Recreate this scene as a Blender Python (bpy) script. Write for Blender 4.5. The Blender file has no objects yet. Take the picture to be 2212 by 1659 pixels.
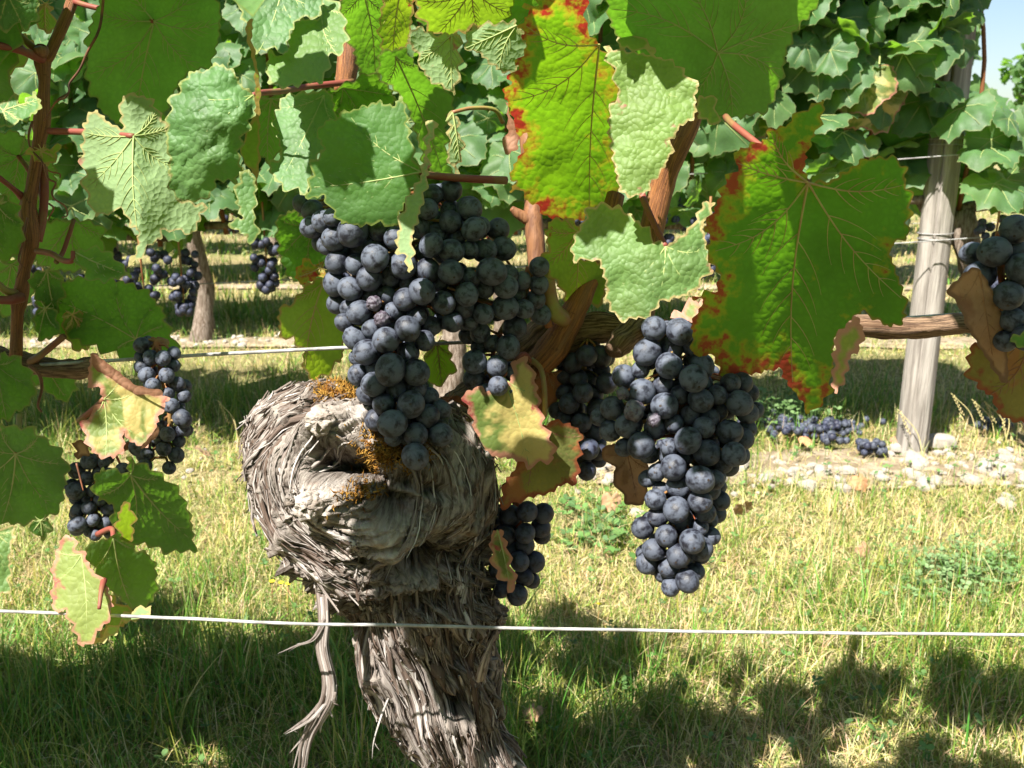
import bpy, math, random
import numpy as np
from mathutils import Vector, Matrix, Euler
from mathutils.geometry import delaunay_2d_cdt

# ------------------------------------------------------------------ camera, sky, sun, exposure
S = bpy.context.scene
COL = S.collection
R = math.radians
PITCH = 15.0
CAM = Vector((0, 0, 0.57))
FPX = 1915.0                                   # focal length in photo pixels (2212 x 1659 frame)
cam = bpy.data.cameras.new('camera'); camo = bpy.data.objects.new('camera', cam); COL.objects.link(camo)
camo.location = CAM; camo.rotation_euler = (R(90 - PITCH), 0, 0)
cam.sensor_width = 36; cam.lens = FPX / 2212 * 36; cam.clip_start = 0.01; cam.clip_end = 1000
cam.dof.use_dof = True; cam.dof.focus_distance = 0.475; cam.dof.aperture_fstop = 26
S.camera = camo
S.render.resolution_x, S.render.resolution_y = 1024, 768
SUN = Vector((-0.36, -0.467, 0.81)).normalized()
w = bpy.data.worlds.new('World'); S.world = w; w.use_nodes = True
nt = w.node_tree; nt.nodes.clear()
sky = nt.nodes.new('ShaderNodeTexSky'); sky.sky_type = 'NISHITA'; sky.sun_disc = False
sky.sun_elevation = math.asin(SUN.z); sky.sun_rotation = math.atan2(SUN.x, SUN.y)
sky.air_density = 1.0; sky.dust_density = 1.0; sky.ozone_density = 1.0
bg = nt.nodes.new('ShaderNodeBackground'); bg.inputs[1].default_value = 0.05
wo = nt.nodes.new('ShaderNodeOutputWorld')
nt.links.new(sky.outputs[0], bg.inputs[0]); nt.links.new(bg.outputs[0], wo.inputs[0])
sl = bpy.data.lights.new('sun', 'SUN'); sl.energy = 5.0; sl.angle = R(0.53); sl.color = (1, .955, .88)
so = bpy.data.objects.new('sun', sl); COL.objects.link(so); so.rotation_euler = SUN.to_track_quat('Z', 'Y').to_euler()
S.view_settings.view_transform = 'Standard'; S.view_settings.look = 'None'
S.view_settings.exposure = 1.68; S.view_settings.gamma = 1.0; S.view_settings.use_curve_mapping = False
S.cycles.max_bounces = 4; S.cycles.diffuse_bounces = 2; S.cycles.glossy_bounces = 2; S.cycles.transmission_bounces = 3; S.cycles.caustics_reflective = False; S.cycles.caustics_refractive = False
S.cycles.use_denoising = True

rng = np.random.default_rng(7); random.seed(7)
# ------------------------------------------------------------------ geometry helpers
FW = np.array([0, math.cos(R(PITCH)), -math.sin(R(PITCH))]); UP = np.array([0, math.sin(R(PITCH)), math.cos(R(PITCH))])
RT = np.array([1.0, 0, 0]); C0 = np.array(CAM)
def P(x, y, D):
    x = np.asarray(x, float); y = np.asarray(y, float); D = np.asarray(D, float)
    a = (x - 1106) / FPX * D; b = -(y - 829.5) / FPX * D
    return C0 + a[..., None] * RT + b[..., None] * UP + D[..., None] * FW
def proj(p):
    q = np.asarray(p, float) - C0; D = q @ FW
    return 1106 + (q @ RT) / D * FPX, 829.5 - (q @ UP) / D * FPX, D
def groundpt(x, y):
    d = (x - 1106) / FPX * RT - (y - 829.5) / FPX * UP + FW
    return C0 + d * (-C0[2] / d[2])
def rowD(x, y, Y):                               # depth at which the pixel's ray meets the vertical plane at Y
    d = (x - 1106) / FPX * RT - (y - 829.5) / FPX * UP + FW
    return Y / d[1]
REG = {'A': (0, 0, 900/1659), 'B': (800, 0, 900/1659), 'C': (1550, 0, 900/1659), 'D': (2364, 0, 900/1659), 'E': (0, 900, 900/1244),
       'F': (850, 550, 1000/1659), 'G': (750, 1200, 1000/1329), 'H': (1600, 600, 900/1493), 'I': (1800, 950, 800/1327),
       'J': (2300, 300, 964/1454), 'K': (2364, 1200, 900/1659), 'L': (300, 500, 800/1327), 'M': (0, 300, 500/830),
       'N': (800, 1230, 600/1659), 'O': (1050, 1750, 700/1664), 'X': (0, 0, 3264/2212)}
K2 = 2212 / 3264
def T(reg, x, y):
    a, b, s = REG[reg]; return ((a + x * s) * K2, (b + y * s) * K2)
def TS(reg, r): return r * REG[reg][2] * K2
def TT(spec):                                   # 'A 1,2 3,4 B 5,6' -> list of frame points
    out = []; reg = 'X'
    for tok in spec.split():
        if tok in REG: reg = tok
        else:
            x, y = tok.split(','); out.append(T(reg, float(x), float(y)))
    return out
def ihash(i, j, k, s):
    h = (i * 374761393 + j * 668265263 + k * 2147483647 + s * 974634777) & 0xffffffff
    h = ((h ^ (h >> 13)) * 1274126177) & 0xffffffff
    h = (h ^ (h >> 16)) & 0xffffffff
    return h / 4294967295.0
def vnoise(p, seed=0):
    p = np.asarray(p, float); i = np.floor(p).astype(np.int64); f = p - i; f = f * f * f * (f * (f * 6 - 15) + 10)
    r = 0
    for a in (0, 1):
        for b in (0, 1):
            for c in (0, 1):
                wgt = (f[..., 0] if a else 1 - f[..., 0]) * (f[..., 1] if b else 1 - f[..., 1]) * (f[..., 2] if c else 1 - f[..., 2])
                r = r + wgt * ihash(i[..., 0] + a, i[..., 1] + b, i[..., 2] + c, seed)
    return r
def fbm(p, o=4, seed=0):
    p = np.asarray(p, float); r = 0; a = .5; t = 0
    for q in range(o):
        r = r + a * vnoise(p * 2 ** q + q * 17.3, seed + q); t += a; a *= .5
    return r / t
def mk(name, V, F, mat=None, parent=None, smooth=True, attrs=None, uv=None):
    me = bpy.data.meshes.new(name); me.from_pydata([tuple(v) for v in V], [], [tuple(map(int, f)) for f in F])
    if smooth: me.shade_smooth()
    if attrs:
        for k, a in attrs.items():
            a = np.asarray(a, np.float32)
            if a.ndim == 1:
                at = me.attributes.new(k, 'FLOAT', 'POINT'); at.data.foreach_set('value', a)
            elif a.shape[1] == 3:
                at = me.attributes.new(k, 'FLOAT_VECTOR', 'POINT'); at.data.foreach_set('vector', a.ravel())
    if mat: me.materials.append(mat)
    o = bpy.data.objects.new(name, me); COL.objects.link(o)
    if parent: o.parent = parent
    return o
def mkfast(name, V, tri, mat, parent=None, attrs=None, smooth=False):
    V = np.asarray(V, np.float32); tri = np.asarray(tri, np.int32); me = bpy.data.meshes.new(name)
    me.vertices.add(len(V)); me.vertices.foreach_set('co', V.ravel())
    n = tri.shape[1]; me.loops.add(tri.size); me.loops.foreach_set('vertex_index', tri.ravel())
    me.polygons.add(len(tri)); me.polygons.foreach_set('loop_start', np.arange(0, tri.size, n, dtype=np.int32))
    if attrs:
        for k, a in attrs.items():
            a = np.asarray(a, np.float32)
            if a.ndim == 1: me.attributes.new(k, 'FLOAT', 'POINT').data.foreach_set('value', a)
            else: me.attributes.new(k, 'FLOAT_VECTOR', 'POINT').data.foreach_set('vector', a.ravel())
    me.update(); me.validate()
    if smooth: me.shade_smooth()
    if mat: me.materials.append(mat)
    o = bpy.data.objects.new(name, me); COL.objects.link(o)
    if parent: o.parent = parent
    return o
def inst(name, me, parent, M, scale=None):
    o = bpy.data.objects.new(name, me); COL.objects.link(o); o.parent = parent; o.matrix_local = M
    return o
def empty(name, loc=(0, 0, 0)):
    o = bpy.data.objects.new(name, None); COL.objects.link(o); o.location = loc; o.empty_display_size = .05; return o
def tag(o, label=None, cat=None, group=None, kind=None):
    if label: o['label'] = label
    if cat: o['category'] = cat
    if group: o['group'] = group
    if kind: o['kind'] = kind
    return o
def smoothline(pts, n=8):
    pts = np.asarray(pts, float)
    if len(pts) < 3:
        t = np.linspace(0, 1, n + 1)[:, None]; return pts[0] * (1 - t) + pts[-1] * t
    q = np.vstack([2 * pts[0] - pts[1], pts, 2 * pts[-1] - pts[-2]]); out = []
    for i in range(1, len(q) - 2):
        for t in np.arange(n) / n:
            a, b, c, d = q[i-1], q[i], q[i+1], q[i+2]
            out.append(.5 * (2*b + (c-a)*t + (2*a-5*b+4*c-d)*t*t + (3*b-a-3*c+d)*t**3))
    out.append(pts[-1]); return np.array(out)
def tube(path, rad, seg=8, cap=True, flat=1.0):
    path = np.asarray(path, float); n = len(path); rad = np.broadcast_to(np.asarray(rad, float), (n,))
    tg = np.gradient(path, axis=0); tg /= np.linalg.norm(tg, axis=1)[:, None] + 1e-12
    ref = np.array([0.13, -1, 0.21]); V = []; F = []
    for i in range(n):
        a = np.cross(tg[i], ref); a /= np.linalg.norm(a) + 1e-9; b = np.cross(tg[i], a)
        for k in range(seg):
            th = 2 * math.pi * k / seg
            V.append(path[i] + rad[i] * (math.cos(th) * a + flat * math.sin(th) * b))
    for i in range(n - 1):
        for k in range(seg):
            k2 = (k + 1) % seg; F.append((i*seg+k, i*seg+k2, (i+1)*seg+k2, (i+1)*seg+k))
    if cap:
        F.append(tuple(range(seg))[::-1]); F.append(tuple((n-1)*seg + k for k in range(seg)))
    return V, F
def merge(parts):
    V = []; F = []
    for v, f in parts:
        o = len(V); V += list(v); F += [tuple(i + o for i in q) for q in f]
    return V, F
# ------------------------------------------------------------------ materials
def newmat(name):
    m = bpy.data.materials.new(name); m.use_nodes = True; t = m.node_tree; t.nodes.clear()
    out = t.nodes.new('ShaderNodeOutputMaterial'); return m, t, out
class NB:
    def __init__(s, t): s.t = t
    def n(s, kind, **kw):
        o = s.t.nodes.new('ShaderNode' + kind)
        for k, v in kw.items(): setattr(o, k, v)
        return o
    def put(s, sock, v):
        if isinstance(v, bpy.types.NodeSocket): s.t.links.new(v, sock)
        elif v is not None: sock.default_value = v
    def rgb(s, c): return (c[0], c[1], c[2], 1)
    def noise(s, vec, scale, detail=4, rough=.55, dist=0):
        o = s.n('TexNoise'); s.put(o.inputs['Vector'], vec); o.inputs['Scale'].default_value = scale
        o.inputs['Detail'].default_value = detail; o.inputs['Roughness'].default_value = rough; o.inputs['Distortion'].default_value = dist
        return o.outputs[0]
    def math(s, op, a, b=None, clamp=False):
        o = s.n('Math', operation=op, use_clamp=clamp); s.put(o.inputs[0], a)
        if b is not None: s.put(o.inputs[1], b)
        return o.outputs[0]
    def ramp(s, fac, lo, hi):
        o = s.n('MapRange', interpolation_type='SMOOTHSTEP'); s.put(o.inputs[0], fac)
        o.inputs[1].default_value = lo; o.inputs[2].default_value = hi; return o.outputs[0]
    def mix(s, fac, a, b):
        o = s.n('Mix', data_type='RGBA'); s.put(o.inputs[0], fac)
        s.put(o.inputs[6], s.rgb(a) if isinstance(a, tuple) else a); s.put(o.inputs[7], s.rgb(b) if isinstance(b, tuple) else b)
        return o.outputs[2]
    def attr(s, name): return s.n('Attribute', attribute_name=name)
    def bump(s, h, strength=.5, dist=.001, normal=None):
        o = s.n('Bump'); o.inputs['Strength'].default_value = strength; o.inputs['Distance'].default_value = dist
        s.put(o.inputs['Height'], h); s.put(o.inputs['Normal'], normal); return o.outputs[0]
    def princ(s, col, rough=.6, spec=.4, normal=None, **kw):
        o = s.n('BsdfPrincipled'); s.put(o.inputs['Base Color'], s.rgb(col) if isinstance(col, tuple) else col)
        s.put(o.inputs['Roughness'], rough); s.put(o.inputs['Specular IOR Level'], spec); s.put(o.inputs['Normal'], normal)
        return o

def leaf_material(name, top, under, trans, spotcol=None, spot=(0.9, 1.0), edgecol=None, edge=0.0, tw=.45, blister=.6, rough=.56, wax=.22, patch=None, patchlo=.55, halo=None):
    """two-sided vine leaf: waxy upper face, matt pale lower face, light passing through; pigment spots grow from the margin"""
    m, t, out = newmat(name); b = NB(t)
    uv = b.attr('lc').outputs['Vector']; ed = b.attr('edge').outputs['Fac']; rnd = b.n('ObjectInfo').outputs['Random']
    off = b.n('VectorMath', operation='ADD'); b.put(off.inputs[0], uv)
    cx = b.n('CombineXYZ'); b.put(cx.inputs[2], b.math('MULTIPLY', rnd, 7.0)); b.put(off.inputs[1], cx.outputs[0]); v = off.outputs[0]
    n1 = b.noise(v, 35, 4); n2 = b.noise(v, 160, 3); n3 = b.noise(v, 60, 5, .65)
    vor = b.n('TexVoronoi', feature='DISTANCE_TO_EDGE'); vor.inputs['Scale'].default_value = 300
    vs = b.n('TexVoronoi', feature='F1'); vs.inputs['Scale'].default_value = 370
    wob = b.n('VectorMath', operation='ADD'); b.put(wob.inputs[0], v)
    wn = b.n('TexNoise'); b.put(wn.inputs['Vector'], v); wn.inputs['Scale'].default_value = 120; wn.inputs['Detail'].default_value = 2
    sc = b.n('VectorMath', operation='SCALE'); b.put(sc.inputs[0], wn.outputs['Color']); sc.inputs['Scale'].default_value = .004
    b.put(wob.inputs[1], sc.outputs[0]); b.put(vor.inputs['Vector'], wob.outputs[0]); b.put(vs.inputs['Vector'], wob.outputs[0]); n0 = b.noise(v, 11, 3, .5)
    cell = b.ramp(vor.outputs['Distance'], -.05, .42)
    dk = tuple(c * .72 for c in top); lt = tuple(min(1, c * 1.3) for c in top)
    ctop = b.mix(b.ramp(n1, .3, .7), dk, lt)
    ctop = b.mix(b.math('MULTIPLY', b.math('SUBTRACT', 1.0, cell), .16), ctop, tuple(min(1, c * 1.7 + .03) for c in top))
    cund = b.mix(b.ramp(n1, .3, .7), tuple(c * .85 for c in under), tuple(min(1, c * 1.1) for c in under))
    ctr = b.mix(b.ramp(n1, .3, .7), tuple(c * .8 for c in trans), tuple(min(1, c * 1.15) for c in trans))
    ctr = b.mix(b.math('MULTIPLY', b.math('SUBTRACT', 1.0, cell), .45), ctr, tuple(c * .6 for c in trans))
    vr = b.n('TexWhiteNoise', noise_dimensions='1D'); b.put(vr.inputs['W'], b.math('MULTIPLY', rnd, 91.0))
    ctop = b.mix(b.math('MULTIPLY', vr.outputs['Value'], .35), ctop, (top[0] * .6, top[1] * .62, top[2] * .75)); ctop = b.mix(b.math('MULTIPLY', b.ramp(rnd, .7, 1.0), .5), ctop, (top[0] * 1.9, top[1] * 1.35, top[2] * .9))
    mac = b.math('MULTIPLY', b.ramp(n0, .42, .68), .45)
    ctr = b.mix(mac, ctr, (min(1, trans[0] * 1.5), min(1, trans[1] * 1.2), trans[2])); ctop = b.mix(b.math('MULTIPLY', mac, .6), ctop, (top[0] * 1.8, top[1] * 1.25, top[2]))
    if patch:
        pf = b.ramp(b.noise(v, 28, 4, .6, .6), patchlo, patchlo + .1)
        ctop = b.mix(pf, ctop, patch); cund = b.mix(b.math('MULTIPLY', pf, .7), cund, patch); ctr = b.mix(pf, ctr, tuple(min(1, c * 1.2) for c in patch))
    if edgecol:
        ef = b.math('SUBTRACT', 1.0, b.ramp(b.math('ADD', ed, b.math('MULTIPLY', b.math('SUBTRACT', n3, .5), edge * 2.2)), edge * .2, edge), True)
        ctop = b.mix(ef, ctop, edgecol); cund = b.mix(b.math('MULTIPLY', ef, .8), cund, edgecol); ctr = b.mix(ef, ctr, edgecol)
    if spotcol:
        near = b.math('MULTIPLY', b.math('SUBTRACT', 1.0, b.ramp(ed, 0.0, .02)), .24)
        sxx = b.n('SeparateXYZ'); b.put(sxx.inputs[0], uv)
        if halo: near = b.math('MULTIPLY', near, b.math('SUBTRACT', 1.0, b.math('MULTIPLY', b.ramp(sxx.outputs[0], -.01, .02), .62)))
        raw = b.math('ADD', b.math('ADD', b.math('MULTIPLY', b.noise(v, 48, 3, .6, .3), .55), b.math('MULTIPLY', b.noise(v, 170, 3, .6), .45)), near); sf = b.ramp(raw, spot[0], spot[1])
        if halo:
            hf = b.math('MULTIPLY', b.ramp(raw, spot[0] - .07, spot[0] + .02), .6); ctop = b.mix(hf, ctop, halo); ctr = b.mix(hf, ctr, tuple(min(1, c * 1.5) for c in halo)); cund = b.mix(hf, cund, halo)
        ctop = b.mix(sf, ctop, spotcol); cund = b.mix(b.math('MULTIPLY', sf, .7), cund, spotcol); ctr = b.mix(sf, ctr, tuple(min(1, c * 1.15) for c in spotcol))
    bk = b.n('NewGeometry').outputs['Backfacing']
    hsum = b.math('SUBTRACT', b.math('MULTIPLY', n2, .45), b.math('MULTIPLY', b.math('POWER', vs.outputs['Distance'], 1.6), 1.5))
    bmp = b.bump(hsum, blister * .5, .0009)
    p1 = b.princ(ctop, b.math('ADD', rough - .08, b.math('MULTIPLY', n2, .18)), .5, bmp)
    p1.inputs['Sheen Weight'].default_value = wax * .8; p1.inputs['Sheen Roughness'].default_value = .45; p1.inputs['Sheen Tint'].default_value = (.75, .9, .85, 1)
    p2 = b.princ(cund, .75, .2, bmp)
    mx = b.n('MixShader'); b.put(mx.inputs[0], bk); b.put(mx.inputs[1], p1.outputs[0]); b.put(mx.inputs[2], p2.outputs[0])
    tr = b.n('BsdfTranslucent'); b.put(tr.inputs[0], ctr); b.put(tr.inputs[1], bmp)
    m2 = b.n('MixShader'); m2.inputs[0].default_value = tw; b.put(m2.inputs[1], mx.outputs[0]); b.put(m2.inputs[2], tr.outputs[0])
    b.put(out.inputs[0], m2.outputs[0]); return m
G_TOP, G_UND, G_TR = (.055, .145, .026), (.14, .25, .085), (.24, .58, .025)
M = {}
M['leaf'] = leaf_material('leaf_green', G_TOP, G_UND, G_TR, spotcol=(.16, .05, .02), spot=(.93, .97), edgecol=(.2, .26, .05), edge=.0012, blister=.5)
M['leaf_blue'] = leaf_material('leaf_bluegreen', (.080, .180, .050), (.18, .27, .13), (.18, .42, .05), edgecol=(.25, .29, .08), edge=.0012, blister=.9, wax=.22)
M['leaf_far'] = leaf_material('leaf_background', (.060, .138, .042), (.14, .24, .09), (.24, .52, .03), edgecol=(.2, .24, .08), edge=.0015, blister=.3, wax=.35, patch=(.3, .3, .03), patchlo=.82)
M['leaf_red'] = leaf_material('leaf_red_margin', (.07, .165, .022), (.10, .21, .04), (.25, .55, .012), spotcol=(.36, .025, .018), spot=(.70, .80), edgecol=(.34, .22, .04), edge=.0012, blister=.6, halo=(.40, .30, .02))
M['leaf_redspot'] = leaf_material('leaf_red_spots', (.05, .15, .02), (.085, .195, .035), (.19, .50, .012), spotcol=(.36, .03, .026), spot=(.69, .78), edgecol=(.30, .24, .04), edge=.0012, blister=.6, halo=(.34, .32, .02))
M['leaf_yel'] = leaf_material('leaf_yellow_green', (.12, .20, .03), (.17, .25, .07), (.38, .62, .02), spotcol=(.33, .06, .03), spot=(.86, .92), edgecol=(.4, .28, .08), edge=.0015, blister=.5)
M['leaf_pale'] = leaf_material('leaf_pale_blistered', (.120, .225, .060), (.24, .34, .165), (.34, .54, .05), spotcol=(.36, .12, .10), spot=(.83, .9), edgecol=(.42, .34, .14), edge=.0014, blister=.95, wax=.2)
M['leaf_turnpale'] = leaf_material('leaf_pale_yellow_green', (.20, .28, .08), (.26, .34, .14), (.42, .6, .05), spotcol=(.4, .14, .10), spot=(.74, .84), edgecol=(.48, .26, .16), edge=.002, blister=.6, wax=.15)
M['leaf_turn'] = leaf_material('leaf_turning', (.13, .19, .035), (.22, .26, .09), (.42, .5, .05), spotcol=(.36, .07, .06), spot=(.80, .88), edgecol=(.48, .22, .14), edge=.003, patch=(.52, .42, .14), patchlo=.47, blister=.5)
M['leaf_autumn'] = leaf_material('leaf_orange_olive', (.15, .17, .04), (.2, .18, .06), (.4, .3, .04), spotcol=(.26, .06, .03), spot=(.74, .84), edgecol=(.3, .08, .03), edge=.003, patch=(.32, .13, .04), patchlo=.5)
M['leaf_dry'] = leaf_material('leaf_dry', (.33, .20, .11), (.36, .24, .15), (.42, .2, .08), edgecol=(.2, .10, .05), edge=.002, tw=.2, rough=.75, wax=.1, patch=(.22, .10, .05), patchlo=.58, blister=.4)
M['leaf_rust'] = leaf_material('leaf_rust', (.24, .09, .045), (.26, .12, .07), (.4, .12, .04), edgecol=(.15, .06, .03), edge=.003, tw=.25, rough=.75, wax=.1, patch=(.14, .06, .035), patchlo=.55, blister=.4)
M['leaf_pink'] = leaf_material('leaf_pink_dry', (.48, .27, .19), (.5, .3, .2), (.5, .25, .12), spotcol=(.32, .05, .06), spot=(.82, .9), edgecol=(.3, .13, .07), edge=.003, tw=.25, rough=.7, wax=.1, blister=.4)

def simple(name, col, rough=.6, spec=.4, n=None, col2=None, scale=80, bump=.0, bscale=300, stretch=None, lo=.35, hi=.65, dist=.001, sss=0):
    m, t, out = newmat(name); b = NB(t); tc = b.n('TexCoord').outputs['Object']
    if stretch:
        mp = b.n('Mapping'); b.put(mp.inputs[0], tc); mp.inputs['Scale'].default_value = stretch; tc = mp.outputs[0]
    c = col
    if col2: c = b.mix(b.ramp(b.noise(tc, scale, 5, .6), lo, hi), col, col2)
    nm = b.bump(b.noise(tc, bscale, 5, .6), bump, dist) if bump else None
    p = b.princ(c, rough, spec, nm); b.put(out.inputs[0], p.outputs[0]); return m
M['petiole'] = simple('petiole_red', (.19, .048, .034), .55, .3, col2=(.18, .12, .045), scale=45, lo=.45, hi=.7)
M['petiole_green'] = simple('petiole_green', (.21, .21, .05), .5, .35, col2=(.24, .10, .05), scale=40)
M['vein'] = simple('vein', (.24, .30, .10), .55, .3, col2=(.30, .33, .12), scale=60)
M['vein_red'] = simple('vein_yellow', (.40, .38, .12), .55, .3, col2=(.36, .26, .1), scale=60)
M['vein_dry'] = simple('vein_brown', (.30, .17, .09), .6, .3, col2=(.22, .1, .05), scale=60)
def fibre_mat(name, c1, c2, c3, rough=.6):
    m, t, out = newmat(name); b = NB(t); fl = b.attr('fl').outputs['Vector']
    n1 = b.noise(fl, 3.2, 5, .7, .2); n2 = b.noise(fl, .55, 3, .5); n3 = b.noise(b.n('TexCoord').outputs['Object'], 420, 3)
    c = b.mix(b.ramp(n1, .38, .62), c1, c2); c = b.mix(b.math('MULTIPLY', b.ramp(n2, .5, .72), .7), c, c3); c = b.mix(b.math('MULTIPLY', b.ramp(n3, .62, .7), .5), c, tuple(x * .4 for x in c1))
    p = b.princ(c, rough, .3, b.bump(n1, .9, .0012)); b.put(out.inputs[0], p.outputs[0]); return m
M['cane'] = fibre_mat('cane_orange_brown', (.13, .048, .02), (.29, .115, .038), (.20, .10, .05)); M['cordon'] = fibre_mat('cordon_bark', (.06, .035, .022), (.25, .16, .10), (.13, .065, .035), .9)
M['cane_old'] = simple('cane_orange_brown', (.25, .095, .032), .6, .3, col2=(.11, .042, .018), scale=38, bump=.8, bscale=90, stretch=(6, 6, .6))
M['cane_dark'] = simple('cane_dark_brown', (.12, .05, .025), .6, .3, col2=(.2, .09, .04), scale=60, bump=.5, bscale=120, stretch=(6, 6, .8))
M['tendril'] = simple('tendril', (.22, .08, .04), .6, .3, col2=(.06, .03, .02), scale=50)
M['wire'] = simple('galvanised_wire', (.40, .40, .39), .6, .4, col2=(.20, .19, .18), scale=90, bump=.3, bscale=900)
M['wire_dark'] = simple('old_wire', (.22, .21, .2), .5, .5, col2=(.35, .34, .33), scale=60)
M['stub'] = simple('dead_wood', (.42, .375, .335), .85, .15, col2=(.20, .16, .13), scale=45, bump=.9, bscale=90, stretch=(1, 1, 5), dist=.003)
M['moss'] = simple('rust_moss', (.17, .07, .012), .9, .1, col2=(.33, .19, .04), scale=160)
M['stone'] = simple('limestone', (.54, .50, .44), .9, .2, col2=(.33, .28, .22), scale=60, bump=.8, bscale=150, dist=.003)
M['post'] = simple('weathered_post', (.34, .31, .275), .85, .2, col2=(.17, .15, .13), scale=18, bump=1.0, bscale=35, stretch=(5, 5, .35), dist=.004)
M['farbark'] = simple('far_bark', (.11, .078, .055), .9, .15, col2=(.27, .22, .18), scale=60, bump=1.0, bscale=70, stretch=(4, 4, .6), dist=.006)
M['stem'] = simple('rachis', (.20, .15, .05), .6, .3, col2=(.26, .07, .03), scale=60)

def bark_mat():
    m, t, out = newmat('vine_bark'); b = NB(t)
    at = b.attr('fl').outputs['Vector']                                     # along / across fibre coordinates
    n1 = b.noise(at, 1.0, 6, .65, .6); tc = b.n('TexCoord').outputs['Object']
    n2 = b.noise(tc, 28, 4, .6); n3 = b.noise(tc, 90, 4)
    c = b.mix(b.ramp(n1, .36, .62), (.05, .036, .028), (.27, .235, .205))
    c = b.mix(b.math('MULTIPLY', b.ramp(n2, .50, .70), .6), c, (.36, .31, .275))
    c = b.mix(b.math('MULTIPLY', b.ramp(n3, .58, .72), .55), c, (.16, .085, .05))
    c = b.mix(b.attr('pale').outputs['Fac'], c, b.mix(b.ramp(b.noise(tc, 60, 5, .65, .8), .38, .62), (.30, .25, .21), (.54, .49, .45)))
    nm = b.bump(n1, 1.0, .0035); nm = b.bump(n3, .5, .0012, nm)
    p = b.princ(c, .9, .15, nm); b.put(out.inputs[0], p.outputs[0]); return m
M['bark'] = bark_mat()
def strip_mat():
    m, t, out = newmat('bark_strip'); b = NB(t); tc = b.n('TexCoord').outputs['Object']
    rnd = b.attr('rnd').outputs['Fac']; n1 = b.noise(b.attr('fl').outputs['Vector'], 1.0, 5, .65)
    c = b.mix(b.math('POWER', rnd, 1.7), (.115, .08, .062), (.50, .46, .43)); c = b.mix(b.ramp(n1, .33, .52), tuple([.07, .045, .034]), c)
    p = b.princ(c, .9, .15, b.bump(n1, .8, .0015)); b.put(out.inputs[0], p.outputs[0]); return m
M['strip'] = strip_mat()
def grape_mat(name, dark, bloom, amt):
    m, t, out = newmat(name); b = NB(t); tc = b.n('TexCoord').outputs['Object']; rnd = b.n('ObjectInfo').outputs['Random']
    off = b.n('VectorMath', operation='ADD'); b.put(off.inputs[0], tc); cx = b.n('CombineXYZ')
    b.put(cx.inputs[0], b.math('MULTIPLY', rnd, 9.0)); b.put(off.inputs[1], cx.outputs[0]); v = off.outputs[0]
    n1 = b.noise(v, 1.6, 4, .6, .3); n2 = b.noise(v, 14, 3, .6); n3 = b.noise(v, 45, 2)
    f = b.math('ADD', b.ramp(n1, .34, .60), b.math('MULTIPLY', b.math('SUBTRACT', n2, .5), .55))
    f = b.math('MULTIPLY', f, b.math('ADD', amt - .25, b.math('MULTIPLY', rnd, .5)), True)
    c = b.mix(f, dark, bloom); c = b.mix(b.ramp(n3, .70, .76), c, tuple(min(1, x * 1.25) for x in bloom))
    nv = b.n('VectorMath', operation='NORMALIZE'); b.put(nv.inputs[0], tc); sx = b.n('SeparateXYZ'); b.put(sx.inputs[0], nv.outputs[0])
    dot = b.ramp(sx.outputs[2], -.9985, -.994); c = b.mix(dot, (.03, .02, .015), c)
    r = b.math('ADD', .42, b.math('MULTIPLY', f, .28))
    p = b.princ(c, r, .36, b.bump(n2, .12, .02)); b.put(out.inputs[0], p.outputs[0]); return m
M['grape'] = grape_mat('grape_skin', (.008, .008, .014), (.080, .092, .124), .88)
M['grape_wild'] = grape_mat('grape_shrivelled', (.035, .022, .035), (.14, .13, .16), .8)
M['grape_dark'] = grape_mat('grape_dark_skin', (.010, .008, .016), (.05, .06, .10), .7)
def ground_mat():
    m, t, out = newmat('ground'); b = NB(t); tc = b.n('TexCoord').outputs['Object']
    n1 = b.noise(tc, 3.2, 5, .6); n2 = b.noise(tc, 45, 5, .65); n3 = b.noise(tc, 220, 3)
    c = b.mix(b.ramp(n2, .3, .7), (.17, .135, .06), (.44, .36, .19)); c = b.mix(b.math('MULTIPLY', b.ramp(n1, .4, .6), .5), c, (.15, .18, .05))
    p = b.princ(c, .95, .1, b.bump(b.math('ADD', n2, n3), .9, .012)); b.put(out.inputs[0], p.outputs[0]); return m
M['ground'] = ground_mat()
M['strip_soil'] = simple('stony_soil', (.19, .145, .09), .95, .1, col2=(.34, .28, .20), scale=40, bump=.9, bscale=120, dist=.008)
def grass_mat():
    m, t, out = newmat('grass_blades'); b = NB(t); c = b.attr('col').outputs['Vector']
    p = b.princ(c, .5, .35); tr = b.n('BsdfTranslucent'); b.put(tr.inputs[0], c)
    mx = b.n('MixShader'); mx.inputs[0].default_value = .35; b.put(mx.inputs[1], p.outputs[0]); b.put(mx.inputs[2], tr.outputs[0])
    b.put(out.inputs[0], mx.outputs[0]); return m
M['grass'] = grass_mat()

# ================================================================== GROUND
ROW = [0.50, 1.54, 2.60, 3.66, 4.72, 5.8, 6.9]
def hgt(x, y): return .012 * (fbm(np.stack([x * 1.6, y * 1.6, 0 * x], -1), 3, 5) - .5) + .02 * (fbm(np.stack([x * .5, y * .5, 0 * x], -1), 2, 9) - .5)
xs = np.concatenate([np.linspace(-400, -6, 12)[:-1], np.linspace(-6, 6, 90), np.linspace(6, 400, 12)[1:]])
ys = np.concatenate([np.linspace(-60, -1, 6)[:-1], np.linspace(-1, 9, 80), np.linspace(9, 700, 14)[1:]])
gx, gy = np.meshgrid(xs, ys); gz = hgt(gx, gy)
nx, ny = len(xs), len(ys)
quad = [(j*nx+i, j*nx+i+1, (j+1)*nx+i+1, (j+1)*nx+i) for j in range(ny-1) for i in range(nx-1)]
tag(mk('ground', np.stack([gx, gy, gz], -1).reshape(-1, 3), quad, M['ground']), kind='structure')
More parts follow.
